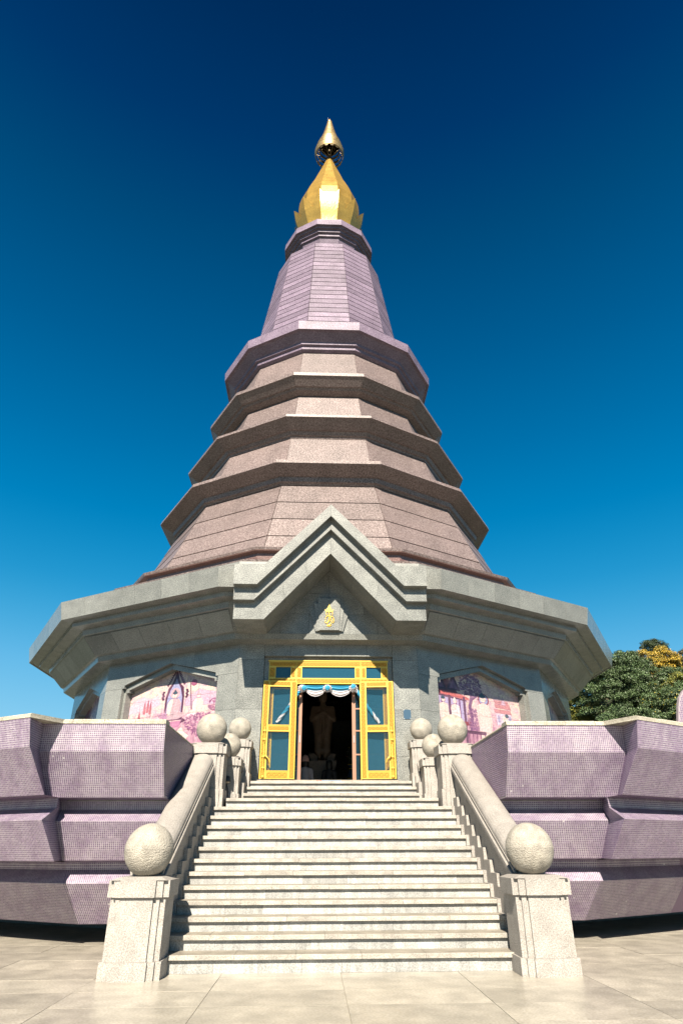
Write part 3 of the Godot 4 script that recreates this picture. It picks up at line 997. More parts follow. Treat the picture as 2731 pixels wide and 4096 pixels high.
func build_drum(P: Node) -> void:
	var D := part("drum", P)
	var ap := RW * C15
	var hw := RW * S15
	var g := 0.003
	# rear and far sides, plain
	var rear := MB.new()
	ring(rear, [[RW, 6.02], [RW, 2.15]], [3, 4, 5, 6, 7, 8, 9])
	ring(rear, [[RW - 0.75, 2.15], [RW - 0.75, 6.9]], [3, 4, 5, 6, 7, 8, 9])
	put("rear_wall", rear, M["grey"][0], D)
	# lid of the room
	var lid := MB.new()
	var pl := []
	for k in 12:
		var a := deg_to_rad(15.0 + 30.0 * k)
		pl.append([9.3 * sin(a), 9.3 * cos(a)])
	lid.extr(v2(pl), Vector3(0, 0, ZC), Vector3.RIGHT, Vector3.BACK, Vector3.UP, 8.0, 8.15)
	put("ceiling", lid, M["room"], D)
	var fl := MB.new()
	var pf := []
	for k in 12:
		var a := deg_to_rad(15.0 + 30.0 * k)
		pf.append([8.6 * sin(a), 8.6 * cos(a)])
	fl.extr(v2(pf), Vector3(0, 0, ZC), Vector3.RIGHT, Vector3.BACK, Vector3.UP, 2.0, 2.738)
	put("room_floor", fl, M["room"], D)
	for i in [-2, -1, 1, 2]:
		for s in [-1, 1]:
			var e: float = s * (hw - g); var j: float = s * 1.66
			for r in [[2.15, 3.30], [3.30, 4.39], [4.39, 5.285]]:
				wall_piece(D, i, [[e, r[0] + g], [j, r[0] + g], [j, r[1] - g], [e, r[1] - g]], ap, 0.35)
			wall_piece(D, i, [[e, 5.285 + g], [j, 5.285 + g], [s * 1.585, 5.285 + g], [s * 1.585, 5.37], [s * 0.82, 5.585], [s * 0.82, 6.04], [e, 6.04]], ap, 0.35)
			wall_piece(D, i, [[s * (0.82 - 2 * g), 5.587], [s * g, 5.80], [s * g, 6.04], [s * (0.82 - 2 * g), 6.04]], ap, 0.35)
			# stepped jamb and arch lining
			wall_piece(D, i, [[s * 1.655, 2.2], [s * 1.575, 2.2], [s * 1.575, 5.18], [s * 1.655, 5.18]], ap - 0.10, 0.25)
			wall_piece(D, i, [[s * 1.655, 5.183], [s * 1.48, 5.183], [s * 1.48, 5.25], [s * g, 5.66], [s * g, 5.798], [s * 1.583, 5.36], [s * 1.583, 5.28], [s * 1.655, 5.28]], ap - 0.11, 0.24)
		var back := MB.new()
		back.extr(v2([[-hw * 0.97, 2.1], [hw * 0.97, 2.1], [hw * 0.97, 8.0], [-hw * 0.97, 8.0]]), Vector3(0, 0, ZC), fu(i), Vector3.UP, fn(i), ap - 0.6, ap - 0.36)
		put("core_wall", back, M["room"], D)
		mural(D, i, ap - 0.315)
	# front: piers, lintel and the reveal round the door
	for s in [-1, 1]:
		for r in [[2.15, 3.30], [3.30, 4.39], [4.39, 5.62], [5.62, 6.04]]:
			wall_piece(D, 0, [[s * (hw - g), r[0] + g], [s * 1.645, r[0] + g], [s * 1.645, r[1] - g], [s * (hw - g), r[1] - g]], ap, 0.45)
		wall_piece(D, 0, [[s * 1.64, 2.70], [s * 1.52, 2.70], [s * 1.52, 5.715], [s * 1.64, 5.715]], ap - 0.15, 0.3)
		wall_piece(D, 0, [[s * hw * 0.99, 6.04], [s * 0.01, 6.04], [s * 0.01, 8.0], [s * hw * 0.99, 8.0]], ap - 0.2, 0.25, "grey")
	var xs := [-1.642, -0.98, -0.33, 0.33, 0.98, 1.642]
	for j in 5:
		wall_piece(D, 0, [[xs[j] + g, 5.72], [xs[j + 1] - g, 5.72], [xs[j + 1] - g, 6.04], [xs[j] + g, 6.04]], ap, 0.45)
	wall_piece(D, 0, [[-1.518, 5.615], [1.518, 5.615], [1.518, 5.719], [-1.518, 5.719]], ap - 0.15, 0.3)
	# threshold
	var xt := [-1.64, -0.82, 0.02, 0.80, 1.64]
	for j in 4:
		var mb := MB.new()
		mb.box(Vector3(xt[j] + g, 2.692, -6.95), Vector3(xt[j + 1] - g, 2.748, -6.2))
		put("threshold_slab", mb, pick("tread"), D)

# ---------------------------------------------------------------- painted murals in the niches
func fill(im: Image, pts: Array, col: Color, a := 1.0) -> void:
	var w := im.get_width(); var h := im.get_height()
	var poly := PackedVector2Array()
	var lo := Vector2(9, 9); var hi := Vector2(-9, -9)
	for p in pts:
		poly.append(Vector2(p[0], p[1]))
		lo = lo.min(Vector2(p[0], p[1])); hi = hi.max(Vector2(p[0], p[1]))
	for y in range(maxi(0, int(lo.y * h)), mini(h, int(hi.y * h) + 1)):
		for x in range(maxi(0, int(lo.x * w)), mini(w, int(hi.x * w) + 1)):
			if Geometry2D.is_point_in_polygon(Vector2((x + 0.5) / w, (y + 0.5) / h), poly):
				im.set_pixel(x, y, im.get_pixel(x, y).lerp(col, a))

func oval(im: Image, cx: float, cy: float, rx: float, ry: float, col: Color, a := 1.0) -> void:
	var p := []
	for k in 20:
		p.append([cx + rx * cos(TAU * k / 20), cy + ry * sin(TAU * k / 20)])
	fill(im, p, col, a)

func stroke(im: Image, pts: Array, w: float, col: Color) -> void:
	for k in pts.size() - 1:
		var a := Vector2(pts[k][0], pts[k][1]); var b := Vector2(pts[k + 1][0], pts[k + 1][1])
		var d := (b - a).normalized().orthogonal() * w
		fill(im, [[a.x + d.x, a.y + d.y * 1.3], [b.x + d.x, b.y + d.y * 1.3], [b.x - d.x, b.y - d.y * 1.3], [a.x - d.x, a.y - d.y * 1.3]], col)

func leaves(im: Image, r: RandomNumberGenerator, cx: float, cy: float, rx: float, ry: float, n: int, cols: Array) -> void:
	for k in n:
		var a := r.randf() * TAU; var q := sqrt(r.randf())
		var x := cx + rx * q * cos(a); var y := cy + ry * q * sin(a)
		var b := r.randf() * TAU
		var l := r.randf_range(0.010, 0.026)
		fill(im, [[x - l * cos(b), y - l * sin(b)], [x + l * 0.4 * sin(b), y - l * 0.4 * cos(b)], [x + l * cos(b), y + l * sin(b)], [x - l * 0.4 * sin(b), y + l * 0.4 * cos(b)]], cols[r.randi() % cols.size()])

func seated(im: Image, cx: float, cy: float, k: float, skin: Color, robe: Color, hair: Color) -> void:
	fill(im, [[cx - .095 * k, cy], [cx - .12 * k, cy + .05 * k], [cx - .06 * k, cy + .09 * k], [cx + .06 * k, cy + .09 * k], [cx + .12 * k, cy + .05 * k], [cx + .095 * k, cy]], robe)
	fill(im, [[cx - .045 * k, cy - .20 * k], [cx + .045 * k, cy - .20 * k], [cx + .075 * k, cy - .13 * k], [cx + .07 * k, cy + .03 * k], [cx - .07 * k, cy + .03 * k], [cx - .075 * k, cy - .13 * k]], skin)
	fill(im, [[cx - .005 * k, cy - .20 * k], [cx + .045 * k, cy - .19 * k], [cx + .075 * k, cy - .12 * k], [cx + .06 * k, cy + .03 * k], [cx - .03 * k, cy + .03 * k]], robe)
	oval(im, cx, cy - .25 * k, .028 * k, .042 * k, skin)
	oval(im, cx, cy - .285 * k, .027 * k, .022 * k, hair)
	oval(im, cx, cy - .312 * k, .012 * k, .016 * k, hair)

func standing(im: Image, cx: float, y0: float, y1: float, skin: Color, robe: Color, hair: Color) -> void:
	var h := y1 - y0
	var w := h * 0.11
	fill(im, [[cx - w, y0 + h * .26], [cx - w * 1.1, y0 + h * .5], [cx - w * .8, y1], [cx + w * .9, y1], [cx + w * 1.2, y0 + h * .6], [cx + w, y0 + h * .26], [cx, y0 + h * .2]], robe)
	fill(im, [[cx - w, y0 + h * .26], [cx - w * 1.2, y0 + h * .42], [cx - w * .2, y0 + h * .44], [cx + w * .2, y0 + h * .3], [cx, y0 + h * .2]], skin)
	oval(im, cx, y0 + h * .12, w * .48, h * .075, skin)
	oval(im, cx - w * .1, y0 + h * .06, w * .5, h * .045, hair)
	oval(im, cx - w * .1, y0 + h * .01, w * .2, h * .03, hair)

func mural_image(which: int) -> ImageTexture:
	var r := RandomNumberGenerator.new()
	r.seed = 300 + which
	var w := 420; var h := 320
	var im := Image.create(w, h, false, Image.FORMAT_RGB8)
	var nz := noise_img(w, h, 0.012, 310 + which, 5)
	var nz2 := noise_img(w, h, 0.03, 320 + which, 4)
	var cream := Color(.90, .80, .68); var rose := Color(.86, .66, .70); var mauve := Color(.70, .56, .68); var magenta := Color(.66, .40, .52)
	for y in h:
		for x in w:
			var v := float(y) / h
			var a := nz.get_pixel(x, y).r; var b := nz2.get_pixel(x, y).r
			var c := cream.lerp(rose, clampf(v * 1.6 - 0.3 + (a - .5) * 1.3, 0, 1))
			c = c.lerp(mauve, clampf((b - .55) * 2.2, 0, .55))
			if v > .62:
				c = c.lerp(magenta, clampf((v - .62) * 1.9 + (b - .5), 0, .75))
			im.set_pixel(x, y, c)
	var dark := Color(.26, .08, .20); var skin := Color(.90, .78, .72); var hair := Color(.14, .26, .33); var red := Color(.68, .20, .24); var blue := Color(.55, .58, .78)
	if which == 0:
		fill(im, [[0, .48], [.10, .38], [.16, .35], [.24, .40], [.32, .36], [.36, .5], [0, .6]], Color(.80, .68, .78), .8)
		fill(im, [[.62, .46], [.76, .34], [.86, .38], [1, .42], [1, .58], [.62, .56]], Color(.76, .60, .74), .8)
		for q in [[.18, .52], [.215, .50], [.245, .53], [.13, .66]]:
			fill(im, [[q[0] - .012, q[1]], [q[0], q[1] - .10], [q[0] + .012, q[1]], [q[0] + .012, q[1] + .09], [q[0] - .012, q[1] + .09]], red, .85)
		# pointed throne frame with flame edges
		var fr := [[.405, .74], [.405, .42], [.425, .28], [.46, .22], [.505, .05], [.55, .22], [.59, .28], [.605, .42], [.605, .74]]
		fill(im, fr, dark)
		for k in 9:
			for s in [-1, 1]:
				var yy := .26 - k * .02
				var xx: float = .505 + s * (.085 - k * .0085)
				fill(im, [[xx, yy], [xx + s * .022, yy - .035], [xx - s * .005, yy - .03]], dark)
		for s in [-1, 1]:
			for k in 5:
				oval(im, .505 + s * (.125 + .008 * (k % 2)), .33 + k * .025, .014, .014, dark)
		fill(im, [[.425, .72], [.425, .42], [.45, .30], [.505, .15], [.56, .30], [.585, .42], [.585, .72]], blue)
		oval(im, .505, .36, .052, .075, Color(.84, .60, .64))
		seated(im, .505, .64, 1.0, skin, Color(.72, .58, .62), hair)
		fill(im, [[.40, .76], [.61, .76], [.58, .84], [.43, .84]], Color(.72, .40, .58))
		fill(im, [[.36, .76], [.40, .72], [.42, .79]], dark)
		fill(im, [[.65, .76], [.61, .72], [.59, .79]], dark)
		oval(im, .54, .93, .04, .05, skin)
		oval(im, .515, .895, .03, .03, hair)
		fill(im, [[.56, .90], [.60, .84], [.64, .90], [.70, .93], [.62, .99], [.56, .98]], skin)
		stroke(im, [[.66, .22], [.70, .66]], .004, dark)
		oval(im, .70, .24, .032, .045, Color(.60, .24, .40))
		seated(im, .76, .62, .75, Color(.93, .82, .76), Color(.90, .76, .70), Color(.80, .62, .66))
		oval(im, .74, .69, .09, .02, Color(.94, .86, .88))
		leaves(im, r, .80, .80, .16, .13, 260, [Color(.55, .28, .48), Color(.70, .40, .58), Color(.80, .52, .62), Color(.46, .20, .40)])
		leaves(im, r, .93, .58, .06, .09, 40, [Color(.50, .24, .42), Color(.62, .32, .50)])
		leaves(im, r, .40, .68, .05, .07, 50, [Color(.72, .50, .64), Color(.66, .44, .62)])
	else:
		# house with red roofs and gables
		fill(im, [[0, .02], [.14, .10], [.30, .42], [0, .42]], red.darkened(.35))
		for cx in [.085, .235]:
			fill(im, [[cx - .075, .34], [cx, .10], [cx + .075, .34]], dark)
			fill(im, [[cx - .05, .32], [cx, .17], [cx + .05, .32]], Color(.42, .22, .40))
		fill(im, [[0, .35], [.30, .38], [.40, .43], [.40, .46], [0, .40]], Color(.84, .34, .32))
		fill(im, [[0, .42], [.36, .47], [.36, .78], [0, .80]], Color(.66, .60, .80))
		for x in [.02, .17, .33]:
			fill(im, [[x, .42], [x + .022, .42], [x + .022, .98], [x, .98]], dark.lightened(.12))
		fill(im, [[0, .40], [.37, .46], [.37, .48], [0, .43]], dark.lightened(.1))
		for x in [.05, .09, .24, .28]:
			fill(im, [[x, .46], [x + .018, .46], [x + .018, .78], [x, .78]], Color(.44, .28, .50))
		fill(im, [[0, .78], [.42, .76], [.42, .81], [0, .84]], red.darkened(.2))
		standing(im, .115, .44, .86, skin, skin, hair)
		standing(im, .24, .45, .86, skin, Color(.92, .82, .82), Color(.92, .84, .82))
		# tree
		stroke(im, [[.40, .90], [.42, .70], [.40, .55], [.43, .42], [.42, .30]], .016, Color(.40, .22, .42))
		stroke(im, [[.42, .46], [.50, .36]], .01, Color(.40, .22, .42))
		leaves(im, r, .43, .24, .13, .17, 230, [Color(.36, .20, .40), Color(.48, .30, .52), Color(.42, .18, .34), Color(.58, .40, .58)])
		leaves(im, r, .44, .72, .07, .16, 120, [Color(.50, .28, .48), Color(.62, .38, .54)])
		# haloed figure
		oval(im, .565, .42, .062, .09, red); oval(im, .565, .42, .052, .078, blue)
		standing(im, .56, .33, 1.0, skin, Color(.88, .76, .72), hair)
		# pavilion
		for q in [[.70, .40, .15], [.70, .46, .17], [.69, .53, .18]]:
			fill(im, [[q[0], q[1] + .05], [q[0] - .01, q[1]], [q[0] + q[2], q[1]], [q[0] + q[2] + .02, q[1] + .06]], Color(.78, .46, .48))
		fill(im, [[.77, .46], [.80, .33], [.83, .46]], Color(.76, .60, .70))
		fill(im, [[.70, .59], [.88, .59], [.88, .76], [.70, .76]], Color(.80, .74, .84))
		for x in [.72, .78, .85]:
			fill(im, [[x, .62], [x + .02, .62], [x + .02, .72], [x, .72]], blue)
		oval(im, .80, .66, .032, .055, skin); oval(im, .825, .615, .022, .03, hair)
		fill(im, [[.76, .74], [.84, .72], [.87, .86], [.74, .90]], Color(.93, .84, .80))
		for k in 14:
			fill(im, [[.36 + k * .045, .90], [.368 + k * .045, .90], [.368 + k * .045, 1], [.36 + k * .045, 1]], Color(.52, .24, .42))
		fill(im, [[.34, .88], [.56, .88], [.56, .905], [.34, .905]], dark.lightened(.1))
	# brush grain, fading and thin outlines
	var gr := noise_img(w, h, 0.11, 330 + which, 3)
	var src := im.duplicate()
	for y in h:
		for x in w:
			var c: Color = src.get_pixel(x, y)
			var c2: Color = src.get_pixel((x + 2) % w, (y + 2) % h)
			var l := c.get_luminance()
			var edge := clampf(absf(l - c2.get_luminance()) * 2.2, 0.0, 0.35)
			var g := gr.get_pixel(x, y).r
			var wash := nz.get_pixel((x + 90) % w, (y + 40) % h).r
			c = c.lerp(Color(l, l, l), 0.22)
			c = c.lerp(Color(.88, .74, .76), 0.16 + 0.35 * clampf((wash - 0.5) * 2.0, 0.0, 1.0))
			c = c.lerp(Color(.40, .22, .34), edge)
			var f := 0.86 + 0.28 * g
			im.set_pixel(x, y, Color(minf(c.r * f, 1.0), minf(c.g * f, 1.0), minf(c.b * f, 1.0)))
	return ImageTexture.create_from_image(im)

func mural(D: Node, i: int, ap: float) -> void:
	var key := "mural_%d" % i
	var m := StandardMaterial3D.new()
	m.albedo_texture = mural_image(0 if i == -1 or i == 2 else 1)
	m.albedo_color = Color(0.82, 0.82, 0.82)
	m.roughness = 0.3
	M[key] = m
	var node := part("mural", D)
	node.set_meta("label", "painted mural of a seated figure in a pointed throne" if i == -1 else ("painted mural of a red-roofed house and a haloed figure" if i == 1 else "painted mural in the niche farther round the drum"))
	var x0 := -1.60; var x1 := 1.60; var y0 := 2.35; var y1 := 5.80
	var nx := 8; var ny := 8
	for a in nx:
		for b in ny:
			var mb := MB.new()
			var u0 := float(a) / nx; var u1 := float(a + 1) / nx
			var w0 := float(b) / ny; var w1 := float(b + 1) / ny
			var g := 0.0025
			var xa := lerpf(x0, x1, u0) + g; var xb := lerpf(x0, x1, u1) - g
			var ya := lerpf(y1, y0, w0) - g; var yb := lerpf(y1, y0, w1) + g
			mb.quad(fp(i, xa, ya, ap), fp(i, xb, ya, ap), fp(i, xb, yb, ap), fp(i, xa, yb, ap), fn(i))
			# the painting fills 5.75 down to 3.30, the visible height
			for v in mb.v:
				var u := (v - Vector3(0, 0, ZC)).dot(fu(i))
				mb.t.append(Vector2((u - x0) / (x1 - x0), clampf((5.72 - v.y) / 1.85, 0.002, 0.998)))
			put("mural_tile", mb, m, node)
# ---------------------------------------------------------------- gilded doors
func bar(parent: Node, lo: Vector3, hi: Vector3, called := "rail", carve := true) -> void:
	var mb := MB.new()
	mb.box(lo, hi)
	var o := put(called, mb, M["gilt"], parent)
	if not carve:
		return
	var w := hi.x - lo.x; var h := hi.y - lo.y
	var z := hi.z
	var m := 0.02
	var cm := MB.new()
	var bd := MB.new()
	bd.quad(Vector3(lo.x + m, lo.y + m, z + 0.001), Vector3(hi.x - m, lo.y + m, z + 0.001), Vector3(hi.x - m, hi.y - m, z + 0.001), Vector3(lo.x + m, hi.y - m, z + 0.001), Vector3.BACK)
	var along := h > w
	var L := (h if along else w) - 2 * m
	var T := (w if along else h) - 2 * m
	var n := maxi(1, roundi(L / (T * 0.95)))
	var st := L / n
	for k in n:
		var c := (k + 0.5) * st
		var ce := Vector3(lo.x + w * 0.5, lo.y + m + c, z) if along else Vector3(lo.x + m + c, lo.y + h * 0.5, z)
		var a := st * 0.46; var b := T * 0.46
		var ax := (Vector3.UP if along else Vector3.RIGHT); var ay := (Vector3.RIGHT if along else Vector3.UP)
		# lozenge ring with a boss
		var pts := [ce + ax * a, ce + ay * b, ce - ax * a, ce - ay * b]
		for j in 4:
			var p: Vector3 = pts[j]; var q: Vector3 = pts[(j + 1) % 4]
			var pi_ := ce.lerp(p, 0.76); var qi := ce.lerp(q, 0.76)
			var up := Vector3.BACK * 0.016
			var pm := ce.lerp(p, 0.86) + up; var qm := ce.lerp(q, 0.86) + up
			cm.quad(p, q, qm, pm, (p + q) * 0.5 - ce + Vector3.BACK)
			cm.quad(pi_, qi, qm, pm, ce - (p + q) * 0.5 + Vector3.BACK * 0.05)
			cm.tri(ce + up * 1.1, ce.lerp(p, 0.42), ce.lerp(q, 0.42), Vector3.BACK)
			# leaf in each corner
			var co := ce + (p - ce) + (q - ce)
			var cc := ce.lerp(co, 0.80)
			cm.tri(cc + up, ce.lerp(co, 0.62), ce.lerp(p, 0.95).lerp(co, 0.35), Vector3.BACK)
			cm.tri(cc + up, ce.lerp(co, 0.62), ce.lerp(q, 0.95).lerp(co, 0.35), Vector3.BACK)
			cm.tri(cc + up, ce.lerp(p, 0.95).lerp(co, 0.35), co.lerp(ce, 0.05), Vector3.BACK)
			cm.tri(cc + up, ce.lerp(q, 0.95).lerp(co, 0.35), co.lerp(ce, 0.05), Vector3.BACK)
	put("carved_ground", bd, M["gilt_deep"], o)
	var cv := put("carving", cm, M["gilt"], o)
	cv.set_meta("kind", "stuff")

func pane(parent: Node, x0: float, x1: float, y0: float, y1: float, z: float, mat := "film_glass") -> void:
	var mb := MB.new()
	mb.box(Vector3(x0, y0, z - 0.004), Vector3(x1, y1, z + 0.004))
	put("pane", mb, M[mat], parent)

func build_doors(P: Node) -> void:
	var zf := -6.63
	var F := part("door_frame", P)
	F.position.y = 0.02
	F.scale.y = 0.993
	F.set_meta("label", "gilded door frame with a glazed transom and side lights")
	var d := 0.07
	# transom
	bar(F, Vector3(-1.52, 5.485, zf - d), Vector3(1.52, 5.625, zf))
	bar(F, Vector3(-1.52, 5.055, zf - d), Vector3(1.52, 5.20, zf))
	for x in [[-1.52, -1.345], [-0.965, -0.835], [-0.815, -0.675], [0.675, 0.815], [0.835, 0.965], [1.345, 1.52]]:
		bar(F, Vector3(x[0], 5.202, zf - d), Vector3(x[1], 5.483, zf - 0.001))
	for x in [-0.825, 0.825]:
		bar(F, Vector3(x - 0.009, 5.06, zf - 0.02), Vector3(x + 0.009, 5.62, zf + 0.012), "mullion", false)
	bar(F, Vector3(-1.54, 5.627, zf - d), Vector3(1.54, 5.655, zf + 0.02), "moulding", false)
	pane(F, -1.345, -0.965, 5.2, 5.485, zf - 0.04)
	pane(F, -0.675, 0.675, 5.2, 5.485, zf - 0.04)
	pane(F, 0.965, 1.345, 5.2, 5.485, zf - 0.04)
	# side lights behind the opened leaves
	for s in [-1, 1]:
		for x in [[0.79, 0.925], [1.375, 1.515]]:
			var xa := minf(s * x[0], s * x[1]); var xb := maxf(s * x[0], s * x[1])
			bar(F, Vector3(xa, 2.75, zf - d), Vector3(xb, 5.05, zf))
		for y in [[2.75, 2.90], [3.87, 4.0], [4.92, 5.052]]:
			bar(F, Vector3(minf(s * 0.927, s * 1.373), y[0], zf - d), Vector3(maxf(s * 0.927, s * 1.373), y[1], zf - 0.001))
		pane(F, minf(s * 0.925, s * 1.375), maxf(s * 0.925, s * 1.375), 2.9, 3.87, zf - 0.04)
		pane(F, minf(s * 0.925, s * 1.375), maxf(s * 0.925, s * 1.375), 4.0, 4.92, zf - 0.04)
		# leaf folded back in front of the side light, its free edge a little proud
		var Lf := part("door_leaf", P)
		Lf.position = Vector3(s * 0.79, 0.02, -6.565)
		Lf.scale.y = 0.993
		Lf.rotation.y = s * deg_to_rad(-5.0)
		Lf.set_meta("label", "gilded glazed door leaf folded back, blue twisted ribbon behind its glass")
		var xs := [0.005, 0.15, 0.69, 0.835]
		for x in [[xs[0], xs[1]], [xs[2], xs[3]]]:
			bar(Lf, Vector3(minf(s * x[0], s * x[1]), 2.795, 0), Vector3(maxf(s * x[0], s * x[1]), 5.09, 0.05), "stile")
		for y in [[2.795, 2.965], [3.876, 4.012], [4.957, 5.09]]:
			bar(Lf, Vector3(minf(s * 0.152, s * 0.688), y[0], 0.001), Vector3(maxf(s * 0.152, s * 0.688), y[1], 0.049), "rail")
		for y in [[2.965, 3.876], [4.012, 4.957]]:
			pane(Lf, minf(s * 0.15, s * 0.69), maxf(s * 0.15, s * 0.69), y[0], y[1], 0.02, "glass")
			for q in [[0.15, 0.162], [0.678, 0.69]]:
				bar(Lf, Vector3(minf(s * q[0], s * q[1]), y[0], 0.03), Vector3(maxf(s * q[0], s * q[1]), y[1], 0.058), "bead", false)
			for q in [[y[0], y[0] + 0.012], [y[1] - 0.012, y[1]]]:
				bar(Lf, Vector3(minf(s * 0.163, s * 0.677), q[0], 0.03), Vector3(maxf(s * 0.163, s * 0.677), q[1], 0.058), "bead", false)
		# bolt rod, keeps and handle
		var bm := MB.new()
		bm.box(Vector3(s * 0.75 - 0.012, 2.8, 0.052), Vector3(s * 0.75 + 0.012, 3.98, 0.06))
		bm.tube([Vector3(s * 0.755, 2.80, 0.085), Vector3(s * 0.755, 3.28, 0.085)], [0.011, 0.011], 8)
		bm.tube([Vector3(s * 0.745, 3.60, 0.085), Vector3(s * 0.745, 3.98, 0.085)], [0.009, 0.009], 8)
		for y in [2.83, 3.02, 3.27, 3.66, 3.86]:
			bm.box(Vector3(s * 0.755 - 0.03, y, 0.05), Vector3(s * 0.755 + 0.03, y + 0.035, 0.10))
		bm.tube([Vector3(s * 0.72, 3.30, 0.08), Vector3(s * 0.70, 3.30, 0.13), Vector3(s * 0.63, 3.22, 0.14), Vector3(s * 0.60, 3.15, 0.12)], [0.016, 0.018, 0.016, 0.012], 8)
		put("bolt", bm, M["gilt"], Lf)
	# inner sliding doors of brown aluminium, pushed aside
	for s in [-1, 1]:
		var A := part("inner_door", P)
		A.set_meta("label", "brown aluminium inner sliding door pushed aside")
		var xa := 0.655 if s < 0 else 0.605
		var xb := 0.735 if s < 0 else 0.695
		var mb := MB.new()
		mb.box(Vector3(minf(s * xa, s * xb), 2.75, -6.97), Vector3(maxf(s * xa, s * xb), 5.2, -6.91))
		put("stile", mb, M["aluminium"], A)
		for y in [2.75, 3.37, 3.93, 4.465]:
			var q := MB.new()
			q.box(Vector3(minf(s * (xb + 0.001), s * 1.4), y, -6.96), Vector3(maxf(s * (xb + 0.001), s * 1.4), y + 0.035, -6.92))
			put("muntin", q, M["aluminium"], A)
		pane(A, minf(s * (xb + 0.001), s * 1.4), maxf(s * (xb + 0.001), s * 1.4), 2.79, 5.2, -6.942, "glass")
		var hm := MB.new()
		var hx: float = s * (xa + xb) * 0.5
		hm.box(Vector3(hx - 0.014, 3.66, -6.908), Vector3(hx + 0.014, 3.83, -6.895))
		put("handle", hm, M["steel"], A)

